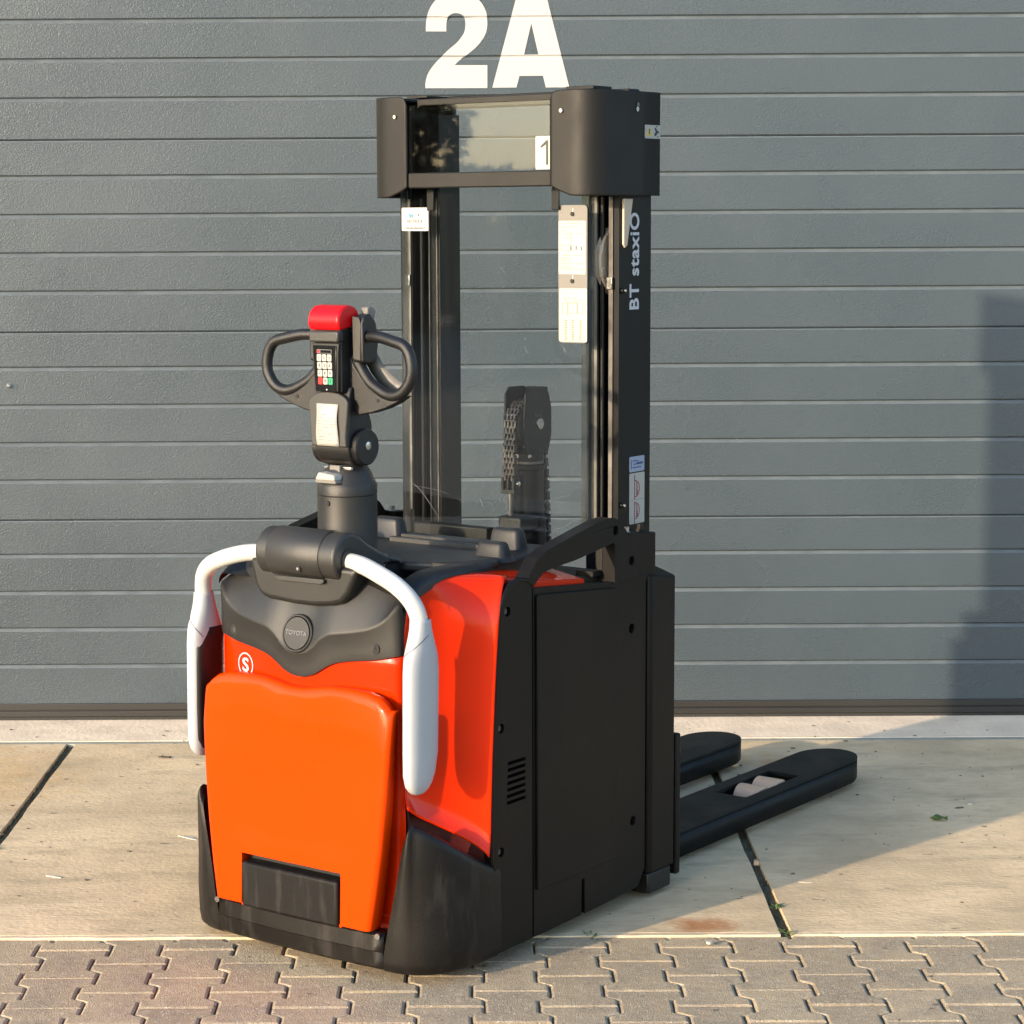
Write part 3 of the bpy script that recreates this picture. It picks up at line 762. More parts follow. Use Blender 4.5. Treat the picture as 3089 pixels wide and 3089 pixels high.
# --- orange folded platform
TOPP = smoothtab([(0, .634), (.025, .6345), (.06, .641), (.10, .647), (.16, .6475), (.215, .6445), (.245, .634), (.262, .618), (.272, .595), (.276, .57)], .006)
def halfw(z): return interp(z, [(.120, .228), (.20, .242), (.30, .256), (.42, .268), (.52, .2745), (.60, .276), (.66, .276)])
xs = [-1, -.985, -.96, -.92, -.86, -.78, -.70, -.62, -.55]
inner_b = .148
cols = []
for z in [.120]: pass
def platform():
    NXH = 12
    zs = [.120, .124, .132, .145, .17, .20, .225, .238]
    zs += [.238+(1-.0)*i/16 for i in range(0)]
    F = []   # list of fractions: first absolute rows to .238, then relative to top
    rel = [i/22 for i in range(1, 19)]+[.87, .91, .94, .965, .98, .99, 1.0]
    us = [-1, -.99, -.975, -.95, -.92, -.87, -.80, -.72]
    colfun = []
    # columns: outer leg 8, then edge of the cut-out, then across, mirrored
    def colx(j, z):
        w = halfw(z)
        left = [(-w)+(w-inner_b)*q for q in (0, .012, .035, .08, .16, .30, .55, .85, .95, 1.0)]
        mid = [-inner_b+2*inner_b*q for q in [i/18 for i in range(1, 18)]]
        right = [-a for a in left[::-1]]
        return (left+mid+right)[j]
    NC = 10+17+10
    rows = []
    def surf(x, z, zt, w):
        base = -.030+.016*max(0, min(1, (z-.12)/.42))
        d = min(w-abs(x), (zt-z)); d = max(0, d)
        r = .028; y = base
        # the top rolls back in a broad soft radius
        dt = max(0, zt-z); rt = .088
        if dt < rt: y += .0125*((1-dt/rt)**1.25)
        dw = max(0, w-abs(x)); rw = .014
        if dw < rw: y += rw*.8*(1-math.sqrt(max(0, 1-(1-dw/rw)**2)))
        if dt < .012: y += .011*(1-math.sqrt(max(0, 1-(1-dt/.012)**2)))
        # shallow pressed field
        px = max(0, min(1, (abs(x)-.205)/.012)); pz = max(0, min(1, (z-.545+.06*x)/.012)); pb = max(0, min(1, (.29-z)/.03))
        k = (1-px)*(1-pz)*(1-pb); y += .0035*k
        return y
    for z in zs:
        rows.append([(colx(j, z), surf(colx(j, z), z, 9, halfw(z)), z) for j in range(NC)])
    for f in rel:
        row = []
        for j in range(NC):
            x0 = colx(j, .238+(.60-.238)*min(1, f*.9)); zt = interp(abs(x0), TOPP)
            z = .238+(zt-.238)*f; w = halfw(z); x = colx(j, z) if f < 1 else colx(j, z)
            row.append((x, surf(x, z, zt, w), z))
        rows.append(row)
    NR = len(rows); bm = bmesh.new()
    Vf = [[bm.verts.new(p) for p in r] for r in rows]
    def keep(i, j): return not (i < 7 and 9 <= j < NC-10)
    th = .040
    for i in range(NR-1):
        for j in range(NC-1):
            if keep(i, j): bm.faces.new((Vf[i][j], Vf[i][j+1], Vf[i+1][j+1], Vf[i+1][j]))
    bnd = [e for e in bm.edges if len(e.link_faces) == 1]
    ret = bmesh.ops.extrude_edge_only(bm, edges=bnd)
    for v in [g for g in ret['geom'] if isinstance(g, bmesh.types.BMVert)]:
        v.co.y = max(v.co.y+.012, .012)
    for v in list(bm.verts):
        if not v.link_faces: bm.verts.remove(v)
    me = bpy.data.meshes.new('folding_platform'); bm.to_mesh(me); bm.free()
    return link('folding_platform', me, 'orange', T, ang=50, solid=.002, off=0, bevel=0)
plat = platform()
for pts in ([(.228, -.0128, .560), (.233, -.0125, .551)], [(.236, -.0105, .563), (.241, -.0095, .553)]):
    tube('paint_scratch', pts, .0006, 'print_white', T, n=2, seg=5)
# black tread block seen through the cut-out, lower stubs and pins
box('platform_step', -.143, .143, -.036, .02, .114, .219, 'step_rubber', T, bevel=.007, seg=3)
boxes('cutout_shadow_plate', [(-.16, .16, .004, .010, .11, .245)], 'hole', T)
for x in (-.146, .146): lathe('platform_pin', [(.004, -.006), (.004, .004)], (x, -.022, .118), 'orange', T, 'y', 10)

# --- bumper skirt between the wings
rows = []
for z, o_ in ((.028, .006), (.034, .0), (.066, -.004), (.068, -.002), (.070, -.004), (.102, -.002), (.106, .004), (.106, .03)):
    rows.append([(-.245+.49*k/16, -.004+.010*(abs(k-8)/8)**2+o_, z) for k in range(17)])
grid('bumper_skirt', rows, 'bumper', T, ang=30, solid=.004, off=1)
for x0, x1 in ((-.165, -.068), (.045, .155)):
    pass
for x in (-.244, .236): lathe('bumper_bolt', [(.007, 0), (.007, .006), (.004, .007)], (x, -.010, .105), 'steel', T, 'y', 10)
# --- black corner wings
def wing(s):
    plan = catmull([(.240, .000, 0), (.275, .002, 0), (.312, .014, 0), (.345, .038, 0), (.371, .076, 0), (.384, .125, 0), (.3885, .18, 0), (.3885, .245, 0)], 5)
    N = len(plan)
    topz = [(0, .335), (.06, .354), (.13, .364), (.22, .363), (.32, .352), (.45, .328), (.58, .303), (.72, .276), (.85, .252), (1, .234)]
    L = [0]
    for a, b in zip(plan, plan[1:]): L.append(L[-1]+(b-a).length)
    L = [q/L[-1] for q in L]
    rows = []
    for i in range(N):
        t = (plan[min(i+1, N-1)]-plan[max(0, i-1)]).normalized(); nrm = Vector((t.y, -t.x, 0))
        zt = interp(L[i], topz)
        cs = [(-.012, .022), (-.003, .030), (0, .050), (.002, .12)]
        cs += [(.0, z) for z in [.12+(zt-.024-.12)*q for q in (.35, .7, 1)]]
        cs += [(-.002, zt-.012), (-.007, zt-.004), (-.014, zt), (-.022, zt-.003), (-.027, zt-.012), (-.030, zt-.03), (-.034, .06), (-.034, .022)]
        row = []
        for d, z in cs:
            p = plan[i]+nrm*d
            # leading edge leans outwards towards the top
            sh = .062*max(0, (z-.03)/.31)*max(0, 1-L[i]/.24)
            row.append(((p.x+sh)*s, p.y+sh*.12, z))
        rows.append(row)
    o = grid('corner_wing', rows, 'bumper', T, ang=50, flip=(s < 0))
    bm = bmesh.new(); bm.from_mesh(o.data)
    bmesh.ops.holes_fill(bm, edges=[e for e in bm.edges if len(e.link_faces) == 1], sides=0)
    bmesh.ops.recalc_face_normals(bm, faces=bm.faces)
    bm.to_mesh(o.data); bm.free(); smooth(o.data, 50)
for s in (1, -1): wing(s)

# --- safety mark sticker, ring with an S
ys = yfront(-.178)-.0008
ring = bmesh.new()
for (r0, r1) in ((.0265, .0235),):
    n = 40; a0, a1 = R(-52), R(232)
    vo = [ring.verts.new((-.178+r0*math.cos(a0+(a1-a0)*k/n), yfront(-.178+r0*math.cos(a0+(a1-a0)*k/n))-.0056, .662+r0*1.05*math.sin(a0+(a1-a0)*k/n))) for k in range(n+1)]
    vi = [ring.verts.new((-.178+r1*math.cos(a0+(a1-a0)*k/n), yfront(-.178+r1*math.cos(a0+(a1-a0)*k/n))-.0056, .662+r1*1.05*math.sin(a0+(a1-a0)*k/n))) for k in range(n+1)]
    for k in range(n): ring.faces.new((vo[k], vo[k+1], vi[k+1], vi[k]))
me = frombm(ring, 'ring_mark'); o = link('ring_mark', me, 'print_white', T, solid=.0008)
text('letter_s', 'S', .044, 'print_white', T, (-.178, ys-.0052, .660), (R(90), 0, R(-11.7)), sx=1.28, bold=.0009)

# ---------------------------------------------------------------- top console
yst = [.062, .075, .10, .14, .19, .25, .31, .345]
zse = [.842, .852, .862, .874, .882, .886, .886, .884]
zto = [.862, .872, .890, .901, .904, .903, .900, .896]
rows = []
xc = [(.284, 0), (.2835, .35), (.280, .75), (.272, .97), (.262, 1.0), (.240, 1.0), (.236, .98)]
for y, a, b in zip(yst, zse, zto):
    r = [(x, y, a-.006+(b-a+.006)*q) for x, q in xc]
    mid = [(.14, y, b-.001), (0, y, b-.001), (-.14, y, b-.001)]
    rows.append(r+mid+[(-x, yy, z) for x, yy, z in r[::-1]])
def sk(i, j): return j == 6 and 1 <= i <= 4 or (j == 6 and i == 0)
grid('console_rim', rows, 'black', T, ang=40, skip=sk)
bm = bmesh.new()   # storage pocket
for q in ([(.24, .062, .87), (.24, .25, .903), (.235, .24, .84), (.235, .08, .83)], [(.235, .08, .83), (.235, .24, .84), (.13, .24, .84), (.13, .08, .83)], [(.13, .08, .83), (.13, .24, .84), (.13, .25, .903), (.13, .062, .89)], [(.24, .25, .903), (.13, .25, .903), (.13, .24, .84), (.235, .24, .84)], [(.24, .062, .87), (.235, .08, .83), (.13, .08, .83), (.13, .062, .89)]):
    bm.faces.new([bm.verts.new(p) for p in q])
link('storage_pocket', frombm(bm, 'storage_pocket'), 'black', T)
prism('pocket_clip', rrect(.165, .222, .205, .240, .004), 'z', .868, .876, 'plate', T, bevel=.002)
for k in range(3): lathe('pocket_knob', [(.008, 0), (.008, .012), (.006, .014)], (.150+.012*k, .185+.004*k, .850), 'guard', T, 'z', 12)
deck = [(-.25, .25), (.27, .25), (.285, .345), (.27, .41), (.285, .46), (.27, .66), (-.27, .66), (-.285, .46), (-.27, .41)]
prism('console_deck', deck, 'z', .855, .898, 'charcoal', T, bevel=.010, seg=3)
prism('console_saddle', [(.12, .215), (.185, .235), (.255, .30), (.285, .385), (.276, .402), (.255, .398), (.2, .40), (-.2, .40), (-.25, .30), (-.12, .215)], 'z', .880, .904, 'charcoal', T, bevel=.008, seg=3)
for (x, y, w_l, z1) in ((.235, .425, .078, .934), (.180, .560, .085, .946), (-.235, .425, .078, .934), (-.180, .560, .085, .946)):
    w2 = w_l/2
    bm = bmesh.new()
    rings = []
    for (z, fx, fy) in ((.890, 1.35, 1.6), (.900, 1.10, 1.25), (z1-.012, .96, .95), (z1-.004, .90, .80), (z1, .76, .55)):
        rings.append([bm.verts.new((x+a*fx, y+.004+b*fy, z)) for a, b in rrect(-w2, w2, -.019, .022, .014, 4)])
    for a, b in zip(rings, rings[1:]):
        for k in range(len(a)): bm.faces.new((a[k], a[(k+1) % len(a)], b[(k+1) % len(a)], b[k]))
    bm.faces.new(rings[-1]); link('console_lug', frombm(bm, 'console_lug'), 'charcoal', T, ang=50, bevel=.002)
box('console_rail', -.13, .14, .500, .516, .892, .909, 'charcoal_light', T, bevel=.003)
box('console_rail', -.13, .14, .545, .556, .892, .911, 'charcoal_light', T, bevel=.003)
tube('tiller_base_trim', [(.085, .12, .925), (.10, .16, .921), (.122, .20, .912), (.13, .215, .905)], .007, 'charcoal_light', T, n=4, seg=10)
prism('console_inset', [(.105, .155), (.125, .170), (.138, .205), (.125, .20)], 'z', .905, .9085, 'glossblack', T)

# ---------------------------------------------------------------- tiller
TX, TY = 0.0, .190
lathe('tiller_column', [(.074, .885), (.072, .905), (.0685, .915), (.068, 1.052)], (TX, TY, 0), 'charcoal', T, 'z', 56, bevel=.001)
lathe('tiller_collar', [(.0670, 1.052), (.0685, 1.054), (.0685, 1.074), (.066, 1.079), (.060, 1.092), (.052, 1.110), (.042, 1.122)], (TX, TY, 0), 'charcoal', T, 'z', 56)
lathe('column_screw', [(.0062, -.004), (.0062, .002), (.004, .002)], (0.0, TY-.0675, 1.037), 'hole', T, 'y', 12)
kb = prism('key_block', [(-.030, 1.090), (.028, 1.090), (.026, 1.103), (-.020, 1.108)], 'y', .112, .150, 'key_white', T, bevel=.003)
prism('key_block_base', [(-.030, 1.083), (.030, 1.083), (.028, 1.091), (-.030, 1.091)], 'y', .114, .152, 'plate', T, bevel=.002)
box('hinge_pin', -.035, .045, .150, .158, 1.112, 1.119, 'steel', T, bevel=.001)
box('hinge_bracket', -.010, .020, .140, .200, 1.098, 1.122, 'plate', T, bevel=.002)
# neck: side profile
neck = []
for k in range(0, 17):
    a = R(-175+ 200*k/16); neck.append((.182+.046*math.cos(a), 1.165+.046*math.sin(a)))
neck += [(.222, 1.215), (.208, 1.250), (.205, 1.275), (.200, 1.300), (.150, 1.300), (.143, 1.285), (.137, 1.25), (.136, 1.20), (.1365, 1.178)]
prism('tiller_neck', neck, 'x', -.050, .050, 'grip', T, bevel=.005, seg=3, ang=45)
lathe('neck_roller', [(.036, -.044), (.036, .044)], (0, .178, 1.155), 'charcoal_light', T, 'x', 32, bevel=.003)
for s in (1, -1):
    lathe('pivot_disc', [(.0405, .046*s), (.0415, .048*s), (.0415, .064*s), (.038, .067*s), (.001, .067*s)], (0, .185, 1.163), 'grip', T, 'x', 40)
    lathe('pivot_bolt', [(.0095, .066*s), (.0095, .0685*s), (.006, .0695*s), (.001, .0695*s)], (0, .185, 1.166), 'steel', T, 'x', 20)
# arched front plate
arch = [(-.050, 1.166), (.052, 1.166), (.050, 1.19), (.053, 1.215), (.058, 1.262)] + [(.058*math.cos(R(10+160*k/10)), 1.262+.028*math.sin(R(10+160*k/10))) for k in range(11)] + [(-.058, 1.262), (-.054, 1.215), (-.051, 1.19)]
prism('neck_plate', arch, 'y', .126, .140, 'charcoal_light', T, bevel=.003)
# curved rating label
rows = []
for k in range(13):
    q = k/12; z = 1.167+.095*q; w0 = .031+.003*math.sin(q*3.14*2+.5)*.5
    rows.append([(-w0+2*w0*j/4, .1245-.004*math.sin(q*3.14), z) for j in range(5)])
lb = grid('rating_label', rows, 'paper', T, solid=.0008)
rd = random.Random(11)
def lines(name, parent, x0, x1, z0, z1, n, y, m, dz=.0012, facing='y', yf=None):
    bs = []
    for i in range(n):
        z = z0+(z1-z0)*i/max(1, n-1)
        x = x0+rd.random()*(x1-x0)*.1
        while x < x1-.004:
            l_ = min(.003+rd.random()*(x1-x0)*.4, x1-x)
            yy = yf(z) if yf else y
            bs.append((x, x+l_, yy-.0006, yy, z, z+dz)); x += l_+.002+rd.random()*.008
            if rd.random() < .25: break
    return boxes(name, bs, m, parent)
lines('label_print', lb, -.026, .026, 1.180, 1.252, 11, 0, 'print_grey', .0011, yf=lambda z: .1245-.004*math.sin((z-1.167)/.095*3.14)-.0003)

# head block
box('head_block', -.038, .040, .128, .200, 1.288, 1.432, 'grip', T, bevel=.003)
prism('keypad_bezel', [(-.042, 1.398), (.040, 1.398), (.038, 1.380), (.036, 1.290), (-.030, 1.290), (-.038, 1.380)], 'y', .119, .130, 'charcoal', T, bevel=.002)
prism('keypad_cap', [(-.042, 1.400), (.042, 1.400), (.043, 1.425), (-.043, 1.425)], 'y', .113, .135, 'charcoal_light', T, bevel=.004)
kp = prism('keypad', [(-.034, 1.393), (.034, 1.393), (.032, 1.290), (-.027, 1.290)], 'y', .1165, .1195, 'glossblack', T, bevel=.0008)
prism('keypad_window', rrect(-.021, .022, 1.375, 1.384, .001, 2), 'y', .1150, .1163, 'print_grey', kp)
prism('window_glass', rrect(-.010, .0205, 1.3763, 1.3827, .001, 2), 'y', .1144, .1149, 'glossblack', kp)
prism('window_logo', rrect(-.020, -.0125, 1.3763, 1.3827, .0005, 2), 'y', .1144, .1149, 'key_red', kp)
keys = '123456789'
for r0 in range(4):
    for c0 in range(3):
        z = 1.3655-.0173*r0; x = -.0145+.0148*c0+.0010*r0
        m_ = 'key_white' if r0 < 3 or c0 == 1 else ('key_red' if c0 == 0 else 'key_green')
        k_ = prism('key', rrect(x-.0065, x+.0065, z-.0078, z+.0078, .0022, 3), 'y', .1146, .1164, m_, kp, bevel=.0005)
        ch = keys[r0*3+c0] if r0 < 3 else ('I', '0', 'I')[c0]
        text('numeral', ch, .0085, 'print_dark', k_, (x, .1142, z), FRONT)
lathe('lock_mark', [(.0018, 0), (.0018, .0005)], (.006, .1158, 1.2945), 'print_white', kp, 'y', 10)
# red belly button
redp = [(.119, 1.426), (.113, 1.440), (.114, 1.455), (.121, 1.469), (.134, 1.479), (.155, 1.482), (.176, 1.477), (.186, 1.466), (.190, 1.450), (.187, 1.436)]
prism('belly_button', redp, 'x', -.046, .044, 'button_red', T, bevel=.006, seg=4, ang=50)
for s in (1, -1):
    prism('rocker_switch', [(.158, 1.355), (.176, 1.350), (.205, 1.356), (.214, 1.40), (.205, 1.445), (.186, 1.463), (.165, 1.458), (.156, 1.44)], 'x', .047*s, .079*s, 'grip', T, bevel=.005, seg=3)
    prism('rocker_face', [(.051*s, 1.362), (.073*s, 1.358), (.074*s, 1.44), (.069*s, 1.455), (.049*s, 1.458)] if s > 0 else [(.051*s, 1.362), (.049*s, 1.458), (.069*s, 1.455), (.074*s, 1.44), (.073*s, 1.358)], 'y', .1545, .160, 'charcoal_light', T, bevel=.002)
    loop = [(.040, .180, 1.408), (.075, .178, 1.4115), (.112, .172, 1.412), (.160, .166, 1.403), (.188, .164, 1.395), (.204, .163, 1.378), (.2115, .162, 1.352), (.2105, .162, 1.328), (.200, .162, 1.307), (.183, .162, 1.291), (.160, .163, 1.284), (.136, .165, 1.287), (.110, .167, 1.298), (.088, .169, 1.311), (.070, .171, 1.329), (.055, .173, 1.348), (.04, .175, 1.365)]
    tube('grip_loop', [(x*s, y, z) for x, y, z in loop], .0130, 'grip', T, n=6, seg=18)
    wingp = [(.036, 1.372), (.052, 1.345), (.070, 1.322), (.090, 1.306), (.115, 1.293), (.150, 1.284), (.185, 1.284), (.196, 1.284), (.170, 1.268), (.140, 1.255), (.10, 1.243), (.065, 1.237), (.045, 1.246), (.038, 1.270)]
    prism('head_wing', wingp if s > 0 else mir(wingp), 'y', .158, .186, 'grip', T, bevel=.006, seg=3)
    lathe('wing_screw', [(.0045, -.001), (.0045, .002)], (.118*s, .1575, 1.272), 'hole', T, 'y', 10)
sh = [(.050, .215, 1.385), (.060, .218, 1.36), (.075, .219, 1.338), (.095, .219, 1.318), (.120, .218, 1.302), (.145, .215, 1.293)]
rows = []
for x, y, z in sh: rows.append([(x-.018, y-.004, z-.012), (x, y, z), (x+.008, y+.004, z+.010)])
grid('hand_guard', rows, 'plate', T, solid=.002, ang=60)
prism('thumb_wheel', [(.190, 1.452), (.215, 1.450), (.220, 1.468), (.205, 1.478), (.190, 1.476)], 'x', .046, .066, 'plate', T, bevel=.003)

# ---------------------------------------------------------------- mast
for s in (1, -1):
    # outer channel (C section opening inwards)
    cs = [(.327, .815), (.327, .957), (.262, .957), (.262, .943), (.313, .943), (.313, .829), (.298, .829), (.298, .815)]
    prism('outer_mast_channel', [(x*s, y) for x, y in cs], 'z', .10, 1.955, 'mast', T, bevel=.0015)
    box('running_strip', min(.300*s, .312*s), max(.300*s, .312*s), .8105, .8148, .93, 1.72, 'rail', T, bevel=.001)
    # inner channel
    cs = [(.258, .832), (.258, .842), (.244, .842), (.244, .921), (.285, .921), (.285, .930), (.232, .930), (.232, .842), (.222, .842), (.222, .832)]
    prism('inner_mast_channel', [(x*s, y) for x, y in cs], 'z', .12, 1.93, 'mast', T, bevel=.0015)
    if s > 0: box('rail_edge', .240, .256, .8285, .8315, .90, 1.72, 'rail', T, bevel=.001)
    else:
        for xx in (-.256, -.232): box('rail_edge', xx, xx+.003, .8290, .8315, .90, 1.72, 'rail', T)
    tube('hose', [(.274*s, .826, .86), (.274*s, .826, 1.2), (.274*s, .826, 1.72)], .006, 'black', T, n=3, seg=8)
    prism('mast_gusset', [(.826, 1.715), (.865, 1.715), (.841, 1.605), (.832, 1.600), (.826, 1.608)], 'x', .3275*s, .334*s, 'beige', T, bevel=.001)
    for z in (1.498, .982):
        lathe('stop_bolt', [(.0075, 0), (.0075, .007), (.004, .009)], (.327*s if s > 0 else -.341, .829, z), 'mast', T, 'x', 12)
        lathe('stop_bolt_tip', [(.0035, 0), (.0035, .003)], (.3355*s if s > 0 else -.344, .829, z), 'steel', T, 'x', 10)
    box('rail_clip', min(.299*s, .314*s), max(.299*s, .314*s), .804, .8104, 1.502, 1.530, 'steel', T, bevel=.001)
# cross members
box('top_crossbeam', -.31, .31, .882, .930, 1.945, 1.975, 'guard', T, bevel=.003)
box('top_tie', -.327, -.24, .815, .957, 1.957, 1.968, 'guard', T, bevel=.002)
box('top_tie', .24, .327, .815, .957, 1.957, 1.968, 'guard', T, bevel=.002)
box('lower_crossbeam', -.31, .31, .862, .94, .12, .30, 'mast', T, bevel=.003)
box('mid_crossbeam', -.26, .26, .93, .955, .50, .62, 'mast', T, bevel=.003)
box('screen_foot', -.275, -.03, .765, .80, .862, .905, 'black', T, bevel=.003)
# nylon hose sheave inside the right channel
bm = bmesh.new(); add_lathe(bm, [(.055, -.009), (.083, -.009), (.087, -.005), (.080, 0), (.087, .005), (.083, .009), (.055, .009)], (0, 0, 0), 'x', 40, False)
for k in range(9):
    a = 2*math.pi*k/9; add_prism(bm, rect(-.006, .006, .02, .057), 'x', -.004, .004)
    for v in bm.verts[-8:]:
        y, z = v.co.y, v.co.z; v.co.y = y*math.cos(a)-z*math.sin(a); v.co.z = y*math.sin(a)+z*math.cos(a)
sv = link('hose_sheave', frombm(bm, 'hose_sheave'), 'beige', T); sv.location = (.275, .886, 1.568)
for k in range(9):
    a = 2*math.pi*k/9
    box_ = box('sheave_lug', -.011, .011, -.010, .010, -.011, .011, 'beige', sv, bevel=.002); box_.location = (0, .075*math.cos(a), .075*math.sin(a)); box_.rotation_euler = (a, 0, 0)

# lift cylinder
lathe('lift_cylinder', [(.046, .10), (.046, .925), (.040, .93), (.040, 1.045)], (.0, .90, 0), 'mast', T, 'z', 32, bevel=.002)
lathe('cylinder_gland', [(.044, 1.045), (.044, 1.058), (.040, 1.058), (.040, 1.095)], (.0, .90, 0), 'mast', T, 'z', 32, bevel=.001)
lathe('gland_ring', [(.0415, 1.060), (.0415, 1.066)], (.0, .90, 0), 'rail', T, 'z', 32)
for a in (-95, -50): lathe('gland_screw', [(.005, 0), (.005, .004)], (.0+.042*math.cos(R(a)), .90+.042*math.sin(R(a)), 1.080), 'steel', T, 'y', 10)
lathe('piston_rod', [(.016, 1.095), (.016, 1.13)], (.0, .90, 0), 'steel', T)
fork_p = [(.845, 1.090), (.945, 1.090), (.958, 1.13), (.958, 1.20), (.945, 1.238), (.925, 1.252), (.862, 1.253), (.846, 1.236), (.840, 1.17)]
for x0, x1 in ((.027, .033), (-.033, -.027)): prism('yoke_plate', fork_p, 'x', x0, x1, 'mast', T, bevel=.002)
box('yoke_back', -.027, .027, .93, .95, 1.20, 1.25, 'mast', T, bevel=.002); box('yoke_base', -.033, .033, .85, .945, 1.086, 1.096, 'mast', T, bevel=.002)
lathe('sheave', [(.052, -.020), (.058, -.020), (.052, -.014), (.052, .014), (.058, .020), (.052, .020)], (0, .888, 1.155), 'rail', T, 'x', 40)
lathe('sheave_pin', [(.014, -.037), (.014, .037)], (.0, .905, 1.160), 'steel', T, 'x', 24, bevel=.001)
box('pin_keeper', .0335, .0365, .876, .912, 1.178, 1.188, 'black', T, bevel=.001)
# leaf chain over the sheave: real leaves and pins
def chain(name, path_pts, m, parent):
    P = catmull(path_pts, 10); L = [0]
    for a, b in zip(P, P[1:]): L.append(L[-1]+(b-a).length)
    pitch = .0145; n = int(L[-1]/pitch); bm = bmesh.new()
    def at(s):
        for i in range(len(L)-1):
            if L[i+1] >= s: return P[i]+(P[i+1]-P[i])*((s-L[i])/(L[i+1]-L[i]))
        return P[-1].copy()
    for i in range(n):
        a, b = at(i*pitch), at(min((i+1)*pitch, L[-1])); d = (b-a); d.normalize(); nn = Vector((0, d.z, -d.y))
        a2, b2 = a-d*.003, b+d*.003
        xs_ = [-.016, -.006, .005, .015] if i % 2 else [-.011, 0, .010]
        for x in xs_:
            q = []
            for pp, hh in ((a2, .0066), (a2+(b2-a2)*.5, .0054), (b2, .0066)): q.append((pp, hh))
            vs = []
            for xx in (x-.0024, x+.0024):
                vs.append([bm.verts.new(Vector((xx+q[k][0].x, q[k][0].y, q[k][0].z))+nn*sg*q[k][1]) for k, sg in ((0, 1), (1, 1), (2, 1), (2, -1), (1, -1), (0, -1))])
            bm.faces.new(vs[0]); bm.faces.new(vs[1][::-1])
            for k in range(6): bm.faces.new((vs[0][k], vs[0][(k+1) % 6], vs[1][(k+1) % 6], vs[1][k]))
        add_lathe(bm, [(.0026, -.019), (.0026, .019)], tuple(a), 'x', 8)
    return link(name, frombm(bm, name), m, parent)
arc = [(0, .888-.060*math.cos(R(t)), 1.155+.060*math.sin(R(t))) for t in (0, 20, 45, 70, 90, 115, 140, 165, 180)]
chain('lift_chain', [(0, .822, 1.025), (0, .822, 1.06), (0, .824, 1.10)]+arc[:5], 'chain', T)
chain('rear_chain', arc[5:]+[(0, .955, 1.10), (0, .965, 1.0), (0, .975, .80), (0, .975, .60)], 'dull_chain', T)
boxes('chain_anchor', [(-.020, -.013, .812, .840, 1.000, 1.030), (-.003, .003, .812, .840, 1.000, 1.030), (.013, .020, .812, .840, 1.000, 1.030), (-.020, .020, .812, .842, .990, 1.000)], 'guard', T, bevel=.001)
lathe('anchor_pin', [(.006, .0), (.006, .008), (.003, .009)], (.019, .826, 1.015), 'steel', T, 'x', 12)
lathe('anchor_rod', [(.0075, .925), (.0075, .992)], (.0, .826, 0), 'rail', T, 'z', 14)
box('anchor_clamp', -.022, .050, .800, .880, .900, .935, 'black', T, bevel=.008, seg=3)
lathe('anchor_nut', [(.0125, .872), (.0135, .880), (.0135, .894), (.011, .897)], (.0, .822, 0), 'steel', T, 'z', 6)
box('nut_lock', .008, .030, .812, .830, .868, .880, 'steel', T, bevel=.002)

# guard housings at the mast head
for s in (1, -1):
    rows = []
    plan = [(.214, .690), (.222, .690), (.235, .690), (.250, .690), (.270, .690)] + [(.275+.070*math.sin(R(90*k/10)), .760-.070*math.cos(R(90*k/10))) for k in range(1, 11)] + [(.345, .80), (.345, .88), (.345, .966)]
    acc = 0; L = [0]
    for a, b in zip(plan, plan[1:]): L.append(L[-1]+math.hypot(a[0]-b[0], a[1]-b[1]))
    for (x, y), q in zip(plan, L):
        zt = 1.967; zb = 1.722
        rr = .022
        if q < rr: zt = 1.967-rr+math.sqrt(max(0, rr*rr-(rr-q)**2)); zb = 1.748 - .012*(q/rr)
        elif q < .06: zb = 1.736-.014*((q-rr)/(.06-rr))
        row = [(x*s, y, zb), (x*s, y, zb+.004)] + [(x*s, y, zb+.004+(zt-zb-.008)*k/6) for k in range(1, 6)] + [(x*s, y, zt-.004), (x*s, y, zt)]
        rows.append(row)
    grid('guard_housing', rows, 'guard', T, ang=50, solid=.004, flip=(s < 0), off=1)
    lathe('housing_screw', [(.0045, -.003), (.0045, .001), (.002, .001)], (.248*s, .688, 1.919), 'steel', T, 'y', 12)
# openings pressed into the right housing
prism('housing_hole', rrect(.860, .872, 1.922, 1.945, .004, 3), 'x', .3453, .3462, 'guard', T)
prism('housing_hole', circ(.864, 1.925, .006, 10), 'x', .3464, .3470, 'steel', T)
prism('housing_slot', rrect(.861, .871, 1.931, 1.940, .003, 3), 'x', .3464, .3470, 'print_grey', T)
box('guard_bar_lower', -.212, .218, .692, .724, 1.745, 1.782, 'guard', T, bevel=.003)
box('guard_bar_upper', -.212, .215, .730, .742, 1.946, 1.962, 'guard', T, bevel=.002)
box('mast_cap', -.300, -.235, .80, .89, 1.970, 1.974, 'guard', T); 
box('mast_cap', .150, .230, .85, .93, 1.976, 1.984, 'mast', T, bevel=.001)
prism('housing_top', [(.232, .705), (.275, .705), (.325, .735), (.338, .765), (.338, .964), (.232, .964)], 'z', 1.958, 1.964, 'guard', T)
prism('housing_top', mir([(.232, .705), (.275, .705), (.325, .735), (.338, .765), (.338, .964), (.232, .964)]), 'z', 1.958, 1.964, 'guard', T)
for x in (-.180, .196): box('screen_tab', x-.011, x+.011, .738, .742, 1.690, 1.744, 'mast', T, bevel=.003)

# clear screens
prism('upper_screen', rrect(-.222, .228, 1.783, 1.945, .004, 3), 'y', .697, .700, 'screen_top', T)
prism('mast_screen', rrect(-.281, .281, .868, 1.744, .004, 3), 'y', .749, .752, 'screen', T)
for s in (1, -1):
    box('screen_rim', min(.262*s, .283*s), max(.262*s, .283*s), .7525, .7545, .87, 1.74, 'screen_edge', T)
    box('screen_side', min(.2815*s, .2835*s), max(.2815*s, .2835*s), .750, .775, .87, 1.74, 'screen_edge', T)
